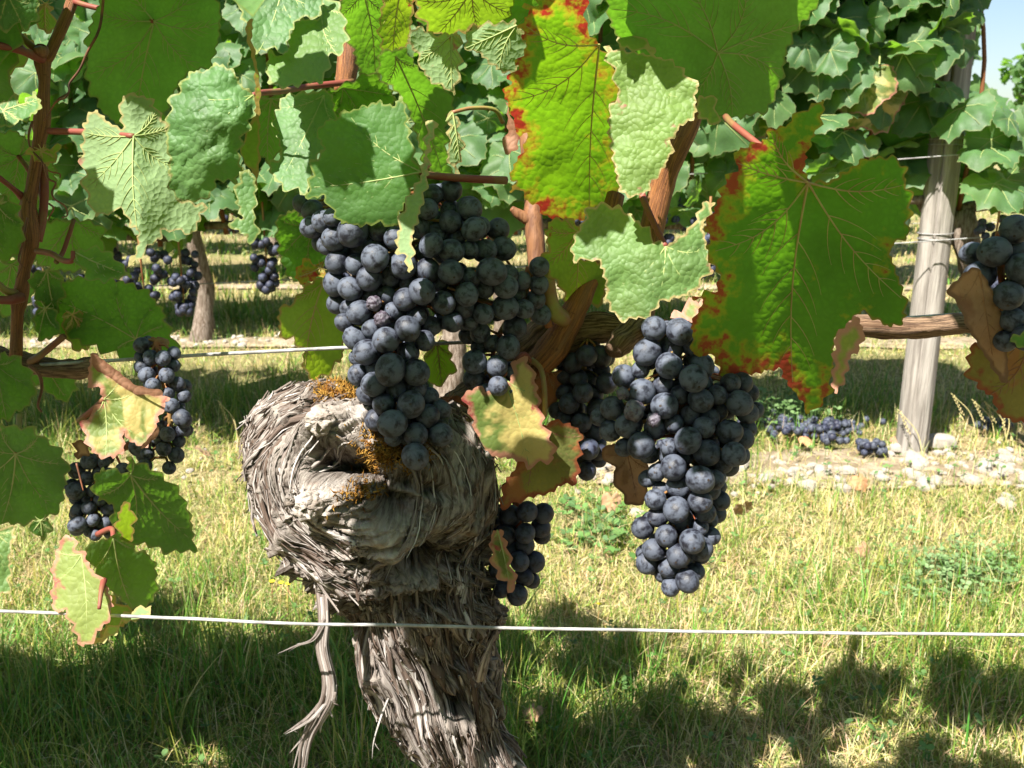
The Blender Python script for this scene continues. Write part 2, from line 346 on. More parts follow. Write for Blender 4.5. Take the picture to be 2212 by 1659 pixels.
def soil_strip(Y, x0, x1, wd, seed):
    n = 60; V = []; F = []
    for i in range(n + 1):
        x = x0 + (x1 - x0) * i / n
        for k, s in enumerate((-1, -.5, 0, .5, 1)):
            y = Y + s * wd * (.75 + .6 * float(vnoise(np.array([x * 5, s, seed])))); V.append((x, y, float(hgt(np.array(x), np.array(y))) + .006 + .006 * (1 - abs(s))))
    for i in range(n):
        for k in range(4): F.append((i*5+k, (i+1)*5+k, (i+1)*5+k+1, i*5+k+1))
    return tag(mk('stony_strip', V, F, M['strip_soil']), kind='structure')
stony = [soil_strip(ROW[1] - .03, .05, 1.7, .085, 1), soil_strip(ROW[2] - .02, -2.4, 2.2, .07, 2), soil_strip(ROW[3], -3, 2.5, .06, 3), soil_strip(ROW[0], -1.2, 1.2, .12, 4)]
# ------------------------------------------------------------------ grass (uncountable)
def patchy(x, y, s, seed): return fbm(np.stack([x * s, y * s, 0 * x], -1), 3, seed)
def grass(name, n, ymin, ymax, hrange, wrange, seg, seed, lie=.25, power=1.0, xr=.64, clump=0):
    r = np.random.default_rng(seed)
    y = ymin + (ymax - ymin) * r.random(n) ** power
    x = (r.random(n) * 2 - 1) * (y * xr + .12)
    if clump:
        ci = r.integers(0, max(1, n // clump), n); x = x[ci] + r.normal(size=n) * .011; y = y[ci] + r.normal(size=n) * .011
    dens = np.ones(n)
    for k, Y in enumerate(ROW):
        dens *= 1 - .85 * np.exp(-((y - (Y - .03)) / .085) ** 4) * (patchy(x, y, 9, 3 + k) > .36)
    dens *= .35 + .9 * patchy(x, y, 7, 40)
    keep = r.random(n) < dens * 1.25; x, y = x[keep], y[keep]; n = len(x)
    g = patchy(x, y, 4.0, 21); g2 = patchy(x, y, 14, 31)
    # lusher, greener grass where each row's shade falls, more straw in the sun
    ph = np.zeros(n)
    for Y in ROW: ph = np.maximum(ph, np.exp(-((y - (Y + .33)) / .20) ** 2))
    lush = np.clip(.10 + .62 * ph + 1.5 * (g - .5) + .8 * (g2 - .5) - .22 * np.clip(x / (.45 * y), -1, 1), 0, 1)
    h = (hrange[0] + (hrange[1] - hrange[0]) * r.random(n) ** 1.8) * (.6 + .75 * lush)
    isdry = r.random(n) > (.24 + .66 * lush)
    flat = (r.random(n) < lie + .35 * isdry)
    az = r.random(n) * 2 * np.pi; lean = np.where(flat, .9 + .6 * r.random(n), .12 + .55 * r.random(n))
    h = np.where(flat, h * .8, h)
    wd = (wrange[0] + (wrange[1] - wrange[0]) * r.random(n)) * np.where(isdry, .75, 1)
    green = np.stack([.085 + .08 * r.random(n), .18 + .12 * r.random(n), .022 + .02 * r.random(n)], 1)
    yel = np.stack([.27 + .1 * r.random(n), .31 + .08 * r.random(n), .06 + .03 * r.random(n)], 1)
    straw = np.stack([.52 + .2 * r.random(n), .42 + .17 * r.random(n), .20 + .11 * r.random(n)], 1)
    k = r.random(n)[:, None]; col = np.where(isdry[:, None], np.where(k < .25, yel, straw), np.where(k < .3, yel, green))
    dx, dy = np.cos(az), np.sin(az); px, py = -np.sin(az), np.cos(az); tw = r.random(n) * 1.2 - .6
    px, py = px * np.cos(tw) , py * np.cos(tw)
    V = []; z0 = hgt(x, y)
    base = np.stack([x, y, z0], 1)
    ts = np.linspace(0, 1, seg + 1)
    curl = .3 + .9 * r.random(n)
    for t in ts:
        ang = lean * (.35 + curl * t)
        ang = np.minimum(ang, 1.75)
        hx = h * t * np.sin(ang); hz = np.maximum(h * t * np.cos(ang), .002 + .004 * t) + np.where(flat, .006, 0)
        c = base + np.stack([dx * hx, dy * hx, hz], 1); ww = wd * (1 - t) ** .7 * .5
        if t < 1:
            V.append(c + np.stack([px * ww, py * ww, tw * ww * .6], 1)); V.append(c - np.stack([px * ww, py * ww, tw * ww * .6], 1))
        else: V.append(c)
    V = np.stack(V, 1); nv = V.shape[1]; tri = []
    for s in range(seg - 1):
        a = 2 * s; tri += [(a, a+1, a+3), (a, a+3, a+2)]
    a = 2 * (seg - 1); tri.append((a, a+1, a+2))
    tri = np.array(tri); tri = (np.arange(n)[:, None, None] * nv + tri[None]).reshape(-1, 3)
    cols = np.repeat(col[:, None, :], nv, 1).reshape(-1, 3)
    return mkfast(name, V.reshape(-1, 3), tri, M['grass'], attrs={'col': cols})
def grasslabel(o, l): return tag(o, l, 'grass', kind='stuff')
grasslabel(grass('grass', 105000, .62, 1.55, (.012, .075), (.0008, .0024), 4, 1, .34), 'green and straw coloured grass between the near vine and the post')
grasslabel(grass('grass_tufts', 6000, .64, 1.9, (.04, .11), (.0012, .0030), 5, 6, .05, 1.0, .62, 42), 'longer grass tufts standing out of the near lawn')
grasslabel(grass('grass', 62000, 1.5, 3.0, (.02, .08), (.0014, .0036), 3, 2, .30), 'dry grass and shaded green grass behind the stony strip by the post')
grasslabel(grass('grass', 46000, 2.9, 9.0, (.03, .10), (.004, .009), 2, 3, .2, 1.3), 'pale far grass between the distant vine rows')

# ================================================================== NEAR ROW: THE MAIN VINE
vine = tag(empty('grapevine', (-.06, ROW[0], 0)), 'gnarled old grapevine in front with knotted shaggy trunk and dark blue grape bunches', 'grapevine')
vineL = tag(empty('grapevine', (-.62, ROW[0], 0)), 'leafy neighbouring grapevine at the left edge with upright orange brown cane', 'grapevine')
def W2L(o): return Matrix.Translation(-o.location)
def put(o, parent):
    o.parent = parent
    if parent.parent is None: o.matrix_local = Matrix.Translation(-parent.location)
    return o
# ------------------------------------------------------------------ trunk
SIL = [(842, 705, 745), (848, 660, 800), (860, 622, 880), (880, 590, 950), (910, 566, 1005), (950, 549, 1050), (1000, 542, 1080), (1050, 547, 1088), (1100, 562, 1083),
       (1150, 592, 1072), (1200, 632, 1064), (1250, 692, 1061), (1300, 730, 1062), (1350, 755, 1053), (1400, 786, 1052), (1460, 820, 1072),
       (1530, 850, 1088), (1600, 880, 1097), (1659, 905, 1106), (1760, 945, 1128), (1900, 985, 1175), (2100, 1015, 1235), (2350, 1030, 1300)]
SIL = np.array(SIL, float); SIL[3:, 1] += 11; SIL[3:, 2] -= 9
NR, NC = 380, 260
yy = np.interp(np.linspace(0, 1, NR) ** 1.0, np.linspace(0, 1, len(SIL)), SIL[:, 0])
xl = np.interp(yy, SIL[:, 0], SIL[:, 1]); xr = np.interp(yy, SIL[:, 0], SIL[:, 2])
def sm(a, k=9): return np.convolve(np.pad(a, k, 'edge'), np.ones(2*k+1) / (2*k+1), 'valid')
xl, xr = sm(xl, 5), sm(xr, 5)
Dc = np.interp(yy, [842, 1000, 1300, 1659, 2350], [.520, .520, .530, .555, .66])
thg = np.linspace(0, 2 * np.pi, NC, endpoint=False)
hw = (xr - xl) / 2; xc = (xl + xr) / 2
PX = xc[:, None] + hw[:, None] * np.sin(thg)[None]
hd = np.minimum(hw * Dc / FPX * .86, .062)
DD = Dc[:, None] - hd[:, None] * np.cos(thg)[None]                       # theta 0 faces the camera
PY = np.repeat(yy[:, None], NC, 1)
# a point's photo pixel shifts with depth; keep the physical ring: use centre depth for lateral position
BX = (PX - 1106) / FPX * Dc[:, None]; BY = -(PY - 829.5) / FPX * Dc[:, None]
base = C0 + BX[..., None] * RT + BY[..., None] * UP + DD[..., None] * FW
def nrm(Vv):
    a = np.roll(Vv, -1, 1) - np.roll(Vv, 1, 1); b_ = np.gradient(Vv, axis=0); n_ = np.cross(a, b_); n_ /= np.linalg.norm(n_, axis=2)[..., None] + 1e-12
    s = np.sign(np.sum(n_ * (Vv - Vv.mean(1, keepdims=True)), 2)); return n_ * np.where(s == 0, 1, s)[..., None]
N0 = nrm(base)
qx, qy, _ = proj(base.reshape(-1, 3)); qx = qx.reshape(NR, NC); qy = qy.reshape(NR, NC)
front = np.cos(thg)[None] * np.ones((NR, 1))
CX, CY = 770.0, 1035.0                                                    # eye of the knot
dx_, dy_ = qx - CX, qy - CY; rr = np.hypot(dx_, dy_); aa = np.arctan2(dy_, dx_)
lower = np.clip((qy - 1180) / 150, 0, 1)
# fibre coordinates: concentric round the knot above, along the stem below
along = (1 - lower) * aa * 230 + lower * (qy * 1.0)
across = (1 - lower) * rr + lower * ((qx - np.interp(qy, yy, xc)) * 1.25 + 40 * np.sin(qy / 90))
fib = np.stack([across / 15, (1 - lower) * np.cos(aa) * 1.5 + lower * qy / 170, (1 - lower) * np.sin(aa) * 1.5 + lower * (np.cos(thg) * 2.2 + 5)[None]], -1)
warp = fbm(np.stack([qx / 70, qy / 70, thg[None] + 0 * qx], -1), 3, 77) - .5
fib[..., 0] += warp * 3.2
rid = fbm(fib, 5, 3); ridge = 1 - np.abs(2 * rid - 1)
lump = fbm(base * 26, 4, 12) - .5
disp = .0105 * (ridge - .75) + .030 * lump
# hard cracks between bark plates
crack = np.clip((vnoise(fib * np.array([.75, .45, 1]), 8) - .5) * 5, -1, 1); disp += .0034 * crack
fine = fbm(fib * np.array([3.2, 1.6, 2]), 3, 19) - .5; disp += .0050 * fine
def bumpg(cx, cy, sx, sy, h):
    global disp
    disp = disp + np.where(front > -.2, h * np.exp(-(((qx - cx) / sx) ** 2 + ((qy - cy) / sy) ** 2) ** 1.4), 0)
for c in ((745, 1005, 62, 36, -.030), (660, 1010, 50, 70, .008), (700, 925, 34, 34, .010), (760, 915, 60, 30, .006), (860, 1060, 60, 40, -.012),
          (900, 1210, 60, 45, -.016), (990, 1110, 40, 120, .008), (880, 1105, 55, 30, -.010), (985, 1518, 22, 26, -.030), (985, 1518, 60, 60, .007),
          (850, 1255, 120, 22, .007), (720, 1290, 40, 25, .008), (1000, 1330, 60, 45, .006), (620, 1000, 26, 90, .006), (925, 1290, 100, 22, -.006),
          (640, 1130, 40, 40, .006), (945, 960, 70, 60, .006)): bumpg(*c)
pale = np.zeros_like(qx)
for cx_, cy_, wx_, wy_, hh_, an_ in ((712, 1088, 46, 52, .012, .4), (826, 1158, 88, 42, .013, .25), (775, 1140, 60, 26, .007, .5), (880, 1115, 40, 60, .006, 0.), (905, 1240, 50, 30, .006, -.2), (760, 920, 75, 26, .006, -.1), (655, 1080, 22, 45, .007, .3)):
    ca_, sa_ = math.cos(an_), math.sin(an_); ux = ((qx - cx_) * ca_ + (qy - cy_) * sa_) / wx_; uy = (-(qx - cx_) * sa_ + (qy - cy_) * ca_) / wy_
    e_ = np.where(front > 0, np.exp(-(ux ** 2 + uy ** 2) ** 2.2), 0); gr = 1 - np.abs(2 * fbm(np.stack([uy * 4.2 + 1.6 * np.sin(ux * 2.4), ux * 1.3, 0 * ux + cx_], -1), 4, int(cx_)) - 1)
    disp = disp * (1 - .75 * e_) + e_ * (hh_ + .013 * (gr - .7)); pale = np.maximum(pale, e_ * (.35 + .65 * np.clip(gr * 1.3 - .1, 0, 1)) * (.9 if hh_ > .0065 else .55))
for hx_, hy_, wx_, wy_, hh_ in ((745, 1000, 62, 34, .034), (800, 1018, 30, 22, .016), (868, 1092, 40, 24, .018), (795, 1188, 24, 14, .012), (905, 1208, 46, 34, .020), (985, 1180, 16, 40, .012), (985, 1518, 20, 24, .030), (940, 1060, 30, 16, .010), (690, 985, 14, 40, .010), (640, 1190, 60, 9, .008)):
    rg_ = .75 + .6 * fbm(np.stack([qx / 22, qy / 22, 0 * qx + hx_], -1), 3, 55); e_ = np.where(front > 0, np.exp(-((((qx - hx_) / wx_) ** 2 + ((qy - hy_) / wy_) ** 2) * rg_) ** 2), 0); disp = disp - hh_ * e_; pale = pale * (1 - .8 * e_)
ridge2 = 1 - np.abs(2 * fbm(np.stack([np.cos(thg)[None] * 5 + 0 * qy, np.sin(thg)[None] * 5 + .25 * np.sin(qy / 70), qy / 260], -1), 3, 61) - 1); disp = disp + lower * .012 * (ridge2 - .7)
fade = np.clip((np.arange(NR) / 14.0), 0, 1)[:, None]
TV = base + N0 * (disp * (.35 + .65 * fade))[..., None]
TN = nrm(TV)
F = [(i*NC+j, i*NC+(j+1) % NC, (i+1)*NC+(j+1) % NC, (i+1)*NC+j) for i in range(NR-1) for j in range(NC)]
F.append(tuple(range(NC))[::-1])
flv = np.stack([across / 15 * 2.2 + warp * 3, (1 - lower) * np.cos(aa) * 4 + lower * qy / 60, (1 - lower) * np.sin(aa) * 4 + lower * (np.cos(thg) * 2.2 + 5)[None]], -1)
trunk = put(mk('trunk', TV.reshape(-1, 3), F, M['bark'], attrs={'fl': flv.reshape(-1, 3), 'pale': pale.ravel()}), vine)
# bark strips lying along the fibres, ends lifting off
def gsample(A, i, j):
    i = min(max(i, 0), NR - 1.001); i0 = int(i); fi = i - i0; j0 = int(math.floor(j)); fj = j - j0; a, b_ = j0 % NC, (j0 + 1) % NC
    return (A[i0, a] * (1-fj) + A[i0, b_] * fj) * (1-fi) + (A[i0+1, a] * (1-fj) + A[i0+1, b_] * fj) * fi
def strip_geo(i, j, L, wd, lift0, lift1, off, steps=9):
    step = L / steps; pts = []; nn = []
    sgn = 1
    for s in range(steps + 1):
        p = gsample(TV, i, j); n_ = gsample(TN, i, j); n_ = n_ / (np.linalg.norm(n_) + 1e-9); pts.append(p); nn.append(n_)
        x_, y_, _ = proj(p); lw = min(max((y_ - 1180) / 150, 0), 1)
        ax, ay = -(y_ - CY), (x_ - CX); m_ = math.hypot(ax, ay) + 1e-6; ax, ay = ax / m_, ay / m_
        if ay < 0: ax, ay = -ax, -ay
        fx, fy = (1 - lw) * ax, (1 - lw) * ay + lw
        dpi = gsample(qy, i + 1, j) - gsample(qy, i - 1, j); dpi = max(abs(dpi) / 2, .8)
        pj = (gsample(qx, i, j + 1) - gsample(qx, i, j - 1)) / 2
        pj = math.copysign(max(abs(pj), 1.6), pj if abs(pj) > .01 else 1)
        st = step * FPX / .47
        i += fy * st / dpi; j += max(-6, min(6, fx * st / pj))
        if i >= NR - 2: i = NR - 2.5
    pts = np.array(pts); nn = np.array(nn); t = np.linspace(0, 1, steps + 1)
    lf = off + lift0 * np.clip(1 - t / .35, 0, 1) ** 2 + lift1 * np.clip((t - .6) / .4, 0, 1) ** 2
    pts = pts + nn * lf[:, None]; pts[1:-1] = (pts[:-2] + 2 * pts[1:-1] + pts[2:]) / 4
    tg = np.gradient(pts, axis=0); sd = np.cross(tg, nn); sd /= np.linalg.norm(sd, axis=1)[:, None] + 1e-9
    ww = wd * (.12 + .88 * np.sin(np.pi * np.clip(t * .96 + .02, 0, 1)) ** .6) * .5
    jit = (rng.random(steps + 1) - .5) * min(wd, .002) * .35
    a = pts + sd * (ww + jit)[:, None]; b_ = pts - sd * (ww - jit)[:, None]; th = min(max(.0005, wd * .2), .0012)
    c_ = pts + nn * th; d_ = pts - nn * th * .5
    V = []; F = []
    for q in range(steps + 1): V += [a[q], c_[q], b_[q], d_[q]]
    for q in range(steps):
        for k in range(4): F.append((4*q+k, 4*q+(k+1) % 4, 4*q+4+(k+1) % 4, 4*q+4+k))
    F += [(0, 1, 2, 3), tuple(4*steps+k for k in (3, 2, 1, 0))]
    fl = np.stack([np.tile([0, .6, 1.2, 1.8], steps + 1) * wd * 900, np.repeat(t * L * 60, 4), np.full(4 * steps + 4, rng.random() * 50)], 1)
    return V, F, fl
def rpick():
    while True:
        i = 12 + rng.random() * (NR * .80 - 12); j = (rng.random() - .5) * NC * .62
        x_, y_, _ = proj(gsample(TV, i, j)); e = min(math.hypot((x_ - 775) / 125, (y_ - 1070) / 110), math.hypot((x_ - 840) / 110, (y_ - 1165) / 70))
        if x_ > 870 and y_ < 1310 and rng.random() < .6: continue
        if e > 1 and not (math.hypot(x_ - 985, y_ - 1518) < 34): return i, j
for k in range(230):
    i, j = rpick(); v, f, fl = strip_geo(i, j, .03 + .09 * rng.random(), .0012 + .0046 * rng.random() ** 2 + (.005 * rng.random() if k % 3 == 0 else 0), .003 * rng.random() ** 4, .008 * rng.random() ** 4, .0005, 16)
    put(mk('bark_strip', v, f, M['strip'], attrs={'fl': fl, 'rnd': np.full(len(v), rng.random())}), vine)
acc = []; fls = []; rn = []
for k in range(900):
    i, j = rpick(); v, f, fl = strip_geo(i, j, .02 + .06 * rng.random(), .0004 + .0009 * rng.random(), .002 * rng.random() ** 4, .007 * rng.random() ** 6, .0006, 10)
    acc.append((v, f)); fls.append(fl); rn.append(np.full(len(v), rng.random()))
# ragged fibres standing off the left shoulder
for k in range(60):
    i = 25 + rng.random() * 120; j = -NC * (.2 + .07 * rng.random()); v, f, fl = strip_geo(i, j, .012 + .03 * rng.random(), .001 + .002 * rng.random(), .003 * rng.random(), .007 * rng.random() ** 2, .001, 6)
    acc.append((v, f)); fls.append(fl); rn.append(np.full(len(v), .3 + .7 * rng.random()))
v, f = merge(acc); tag(put(mk('shaggy_bark', v, f, M['strip'], attrs={'fl': np.vstack(fls), 'rnd': np.concatenate(rn)}), vine), kind='stuff')
def surf_at(x, y):                                                        # front trunk surface under a pixel
    m_ = (front > 0); d2 = np.where(m_, (qx - x) ** 2 + (qy - y) ** 2, 1e9); k = np.unravel_index(np.argmin(d2), d2.shape); return TV[k], TN[k]
# pale dead wood stubs
def stub(x, y, wx, wy, wz, seed, lab, tilt=0):
    p, n_ = surf_at(x, y); V = []; F = []; nu, nv = 64, 40
    for a in range(nv + 1):
        ph = math.pi * a / nv
        for c in range(nu):
            th = 2 * math.pi * c / nu; V.append((math.sin(ph) * math.cos(th), math.sin(ph) * math.sin(th), math.cos(ph)))
    V = np.array(V); sw = np.arctan2(V[:, 1], V[:, 0]) * 1.1 + V[:, 2] * 1.5
    g = fbm(np.stack([V[:, 0] * 2.2 + sw * .7, V[:, 1] * 2.2, V[:, 2] * 2.2], 1), 4, seed); rg = 1 - np.abs(2 * fbm(np.stack([V[:, 0] * 7 + 3 * g, V[:, 1] * 3, V[:, 2] * 3], 1), 3, seed + 5) - 1)
    rg2 = 1 - np.abs(2 * fbm(np.stack([V[:, 0] * 15 + 6 * g + sw, V[:, 1] * 4, V[:, 2] * 4], 1), 3, seed + 9) - 1); V = V * (.60 + .75 * (g - .35) + .26 * rg * np.clip(V[:, 2] + .4, 0, 1) + .10 * rg2)[:, None]
    ct, st = math.cos(tilt), math.sin(tilt)
    L = V[:, 0] * wx; Uu = V[:, 1] * wy; L, Uu = L * ct - Uu * st, L * st + Uu * ct
    Wd = p - n_ * wz * .45 + L[:, None] * RT + Uu[:, None] * UP - (V[:, 2] * wz)[:, None] * FW
    for a in range(nv):
        for c in range(nu): F.append((a*nu+c, a*nu+(c+1) % nu, (a+1)*nu+(c+1) % nu, (a+1)*nu+c))
    return tag(put(mk('dead_wood_stub', Wd, F, M['stub']), vine), lab)
stub(700, 1078, .008, .009, .008, 31, 'bleached white cut stub on the knot', .5)
stub(703, 930, .008, .008, .008, 94, 'small round grey knob on the shoulder')
# rust coloured moss
acc = []
for (mx_, my_, sx_, sy_, n_) in ((752, 858, 45, 12, 900), (700, 862, 25, 10, 200), (850, 985, 52, 18, 800), (800, 970, 40, 28, 260), (780, 1060, 35, 18, 200)):
    for k in range(n_):
        x_, y_ = mx_ + rng.normal() * sx_ * .55, my_ + rng.normal() * sy_ * .6; p, nn_ = surf_at(x_, y_)
        d = nn_ + rng.normal(size=3) * .6; d /= np.linalg.norm(d); L = .0012 + .003 * rng.random(); s = np.cross(d, rng.normal(size=3)); s = s / np.linalg.norm(s) * .00035
        q = p + d * L * .6 + rng.normal(size=3) * .0006; e_ = p + d * L + rng.normal(size=3) * .0015; s2 = np.cross(d, s) ; s2 = s2 / np.linalg.norm(s2) * .00035
        acc.append(([p + s, p - s, p + s2, q + s, q - s, q + s2, e_], [(0, 1, 4, 3), (1, 2, 5, 4), (2, 0, 3, 5), (3, 4, 6), (4, 5, 6), (5, 3, 6)]))
v, f = merge(acc); tag(put(mk('moss', v, f, M['moss']), vine), 'rust orange moss on the vine knot', kind='stuff')
# long bark strip hanging from the left shoulder
def ribbon(ptsDW, fib, spread, lab, seed):
    r = np.random.default_rng(seed); acc = []; fls = []; rn = []
    pts = smoothline([tuple(P(x, y, D)) + (wd,) for x, y, D, wd in ptsDW], 7); n = len(pts)
    for q in range(fib):
        a, b_ = (0, n) if q < fib * .4 else sorted((int(r.random() * n * .6), int(n * (.5 + .5 * r.random()))))
        if b_ - a < 5: b_ = min(n, a + 6); a = max(0, b_ - 6)
        c = pts[a:b_, :3].copy(); wloc = pts[a:b_, 3]; u = r.random() * 2 - 1; dd = r.random() * 2 - 1
        t = np.linspace(0, 1, len(c)); c += (u * wloc * spread * .5)[:, None] * RT + (dd * wloc * .35)[:, None] * FW
        c += ((r.random() - .5) * .010 * np.clip(t - .75, 0, 1) ** 1.2 * 6 * (q > fib * .5))[:, None] * RT
        rad = wloc * (.10 + .16 * r.random()) * (1 - .75 * t ** 3)
        v, f = tube(c, rad, 5, True, .5); acc.append((v, f)); fls.append(np.stack([np.tile(np.arange(5), len(c)) * 1.0, np.repeat(t * 3, 5), np.full(5 * len(c), r.random() * 40)], 1)); rn.append(np.full(len(v), .35 + .65 * r.random()))
    v, f = merge(acc); return tag(put(mk('hanging_bark', v, f, M['strip'], attrs={'fl': np.vstack(fls), 'rnd': np.concatenate(rn)}), vine), lab)
ribbon([(688, 1225, .495, .0065), (698, 1290, .487, .006), (701, 1345, .482, .0055), (697, 1400, .48, .006), (711, 1465, .478, .0065), (709, 1510, .478, .0075), (688, 1550, .48, .0078), (663, 1600, .482, .0065), (652, 1665, .485, .005), (640, 1730, .488, .004)], 34, .95, 'long grey bark strip peeling off and hanging down left of the trunk', 4)
ribbon([(703, 1335, .482, .004), (690, 1362, .48, .004), (672, 1384, .478, .0032), (640, 1395, .477, .0024), (600, 1412, .476, .0012)], 7, .8, 'frayed side fibre of the hanging bark strip', 5)
ribbon([(700, 1520, .478, .004), (672, 1552, .476, .004), (640, 1573, .474, .003), (615, 1586, .473, .0015)], 8, 1.2, 'short frayed side fibre near the bottom', 6)
ribbon([(1042, 1470, .50, .008), (1050, 1435, .488, .007), (1058, 1405, .482, .005), (1068, 1372, .478, .002)], 9, .9, 'upright bark splinter on the right of the trunk', 8)
ribbon([(840, 1500, .52, .003), (822, 1545, .51, .003), (806, 1600, .505, .002), (803, 1640, .505, .001)], 4, .6, 'thin dark bark fibre hanging left of the lower trunk', 9)
# ------------------------------------------------------------------ arms, cordon, canes
def wood(name, pts, mat, parent, lab=None, seg=14, knob=.12, seed=0, n=10):
    q = smoothline([tuple(P(x, y, D)) + (r,) for x, y, D, r in pts], n); V, F = tube(q[:, :3], q[:, 3], seg)
    V = np.array(V); cen = np.repeat(q[:, :3], seg, 0); d = V - cen
    k = 1 + knob * 2 * (fbm(V * 130, 3, seed) - .5) + knob * 1.2 * (vnoise(np.stack([np.tile(np.arange(seg), len(q)) * .9, np.repeat(np.arange(len(q)), seg) * .12, np.full(len(V), seed)], 1), seed) - .5)
    ln = np.concatenate([[0], np.cumsum(np.linalg.norm(np.diff(q[:, :3], axis=0), axis=1))]); an = np.tile(np.arange(seg), len(q)) * 2 * math.pi / seg
    o = put(mk(name, cen + d * k[:, None], F, mat, attrs={'fl': np.stack([np.cos(an) * 2.2, np.sin(an) * 2.2, np.repeat(ln, seg) * 22 + seed * 3.7], 1)}), parent)
    if lab: o['label'] = lab
    return o
wood('arm', [(960, 960, .545, .020), (1040, 880, .545, .019), (1110, 800, .54, .017), (1180, 735, .53, .015), (1250, 708, .53, .012)], M['cordon'], vine, seed=3, knob=.3)
wood('cordon', [(1180, 735, .53, .013), (1250, 712, .525, .0095), (1330, 708, .522, .0085), (1390, 722, .52, .009), (1480, 715, .525, .0075), (1650, 700, .53, .0065), (1850, 703, .52, .0062), (1950, 708, .515, .0066), (2060, 700, .51, .006), (2180, 690, .50, .006), (2330, 680, .49, .006)], M['cordon'], vine, 'brown woody cordon running right along the wire', seed=4, knob=.3)
wood('spur', [(1375, 715, .52, .009), (1345, 735, .51, .008), (1325, 760, .505, .0065)], M['cordon'], vine, seed=5, knob=.3)
wood('cane', [(1165, 785, .515, .0085), (1195, 750, .512, .0088), (1225, 700, .51, .0082), (1245, 660, .508, .0072), (1290, 560, .51, .006), (1330, 420, .515, .0055)], M['cane'], vine, 'thick orange brown cane base below the pale leaf', seed=6)
wood('cane', [(1222, 692, .505, .0048), (1195, 670, .498, .0048), (1186, 630, .495, .0042), (1180, 560, .496, .004)], M['petiole_green'], vine, 'smooth green shoot stub beside the centre bunch', seed=7, knob=.04)
wood('cane', [(1165, 690, .53, .006), (1160, 560, .53, .0055), (1152, 470, .53, .0055), (1150, 400, .535, .005), (1135, 250, .54, .005)], M['cane_dark'], vine, seed=8)
wood('cane', [(1152, 480, .53, .004), (1120, 462, .527, .003), (1105, 450, .525, .0016)], M['cane_dark'], vine, seed=9)
wood('cane', [(1385, 700, .522, .007), (1398, 560, .515, .0072), (1420, 440, .508, .007), (1452, 340, .50, .0068), (1492, 250, .497, .0065), (1520, 120, .50, .006), (1540, -80, .51, .006)], M['cane'], vine, 'orange brown cane rising behind the pale lit leaf', seed=10)
wood('cane', [(745, 200, .53, .0062), (752, 110, .53, .0062), (760, -60, .53, .006)], M['cane'], vine, 'short visible length of brown cane among the top leaves', seed=11)
wood('cane', [(165, -60, .50, .0030), (157, 0, .50, .0031), (108, 115, .495, .0031), (93, 128, .495, .0046), (96, 180, .495, .0031), (91, 262, .495, .0045), (86, 300, .495, .0034), (68, 410, .495, .0033), (60, 452, .495, .0047), (66, 520, .495, .0046), (55, 575, .497, .0032), (42, 650, .50, .0042), (38, 680, .5, .0033), (34, 770, .505, .0033)], M['cane'], vineL, 'upright orange brown cane with swollen nodes at the left', seed=12)
wood('cordon', [(-120, 775, .52, .007), (0, 778, .52, .0065), (60, 785, .52, .006), (150, 798, .52, .0055), (210, 795, .515, .006), (232, 812, .51, .004)], M['cordon'], vineL, 'brown cordon tied along the wire at the left', seed=13, knob=.35)
wood('shoot', [(232, 800, .51, .0035), (252, 850, .505, .0034), (262, 900, .50, .003), (255, 960, .498, .0028)], M['petiole_green'], vineL, seed=14)
wood('shoot', [(75, 265, .50, .002), (88, 320, .50, .0022), (96, 400, .50, .0024), (92, 470, .50, .0024), (80, 520, .498, .0028)], M['petiole'], vineL, seed=15)
wood('node_stub', [(92, 112, .49, .0042), (85, 106, .487, .004), (82, 100, .486, .002)], M['cane_dark'], vineL, seed=16)
def tendril(pts, r, parent, mat='tendril'):
    q = smoothline([tuple(P(x, y, D)) for x, y, D in pts], 6); v, f = tube(q, np.linspace(r, r * .5, len(q)), 5); return put(mk('tendril', v, f, M[mat]), parent)
tendril([(225, -20, .47), (215, 60, .472), (190, 110, .475), (172, 150, .478), (150, 180, .48), (148, 200, .48), (125, 215, .482), (108, 240, .485), (95, 262, .49)], .0008, vineL)
tendril([(150, 195, .48), (142, 210, .478), (120, 222, .48), (104, 250, .484)], .0006, vineL)
tendril([(70, 262, .488), (62, 290, .486), (66, 320, .486), (88, 345, .487), (104, 368, .488), (128, 375, .487), (130, 385, .488)], .0007, vineL)
tendril([(96, 355, .485), (104, 385, .483), (120, 395, .482), (112, 415, .482), (118, 430, .482), (140, 445, .481), (145, 465, .48), (134, 470, .48)], .0007, vineL)
tendril([(106, 440, .484), (116, 450, .482), (106, 470, .482), (104, 478, .482)], .0006, vineL)
tendril([(60, 470, .486), (50, 520, .485), (40, 560, .484), (46, 575, .484), (36, 600, .483)], .0007, vineL)
tendril([(64, 790, .50), (85, 810, .498), (90, 840, .498), (82, 875, .498), (90, 890, .498)], .0012, vineL)
tendril([(1462, 10, .47), (1430, 55, .47), (1412, 75, .47), (1400, 88, .47)], .0008, vine)
tendril([(1414, 74, .47), (1420, 95, .47), (1424, 108, .47)], .0007, vine)
tendril([(165, 1000, .46), (175, 1040, .46), (180, 1060, .46)], .0006, vineL)

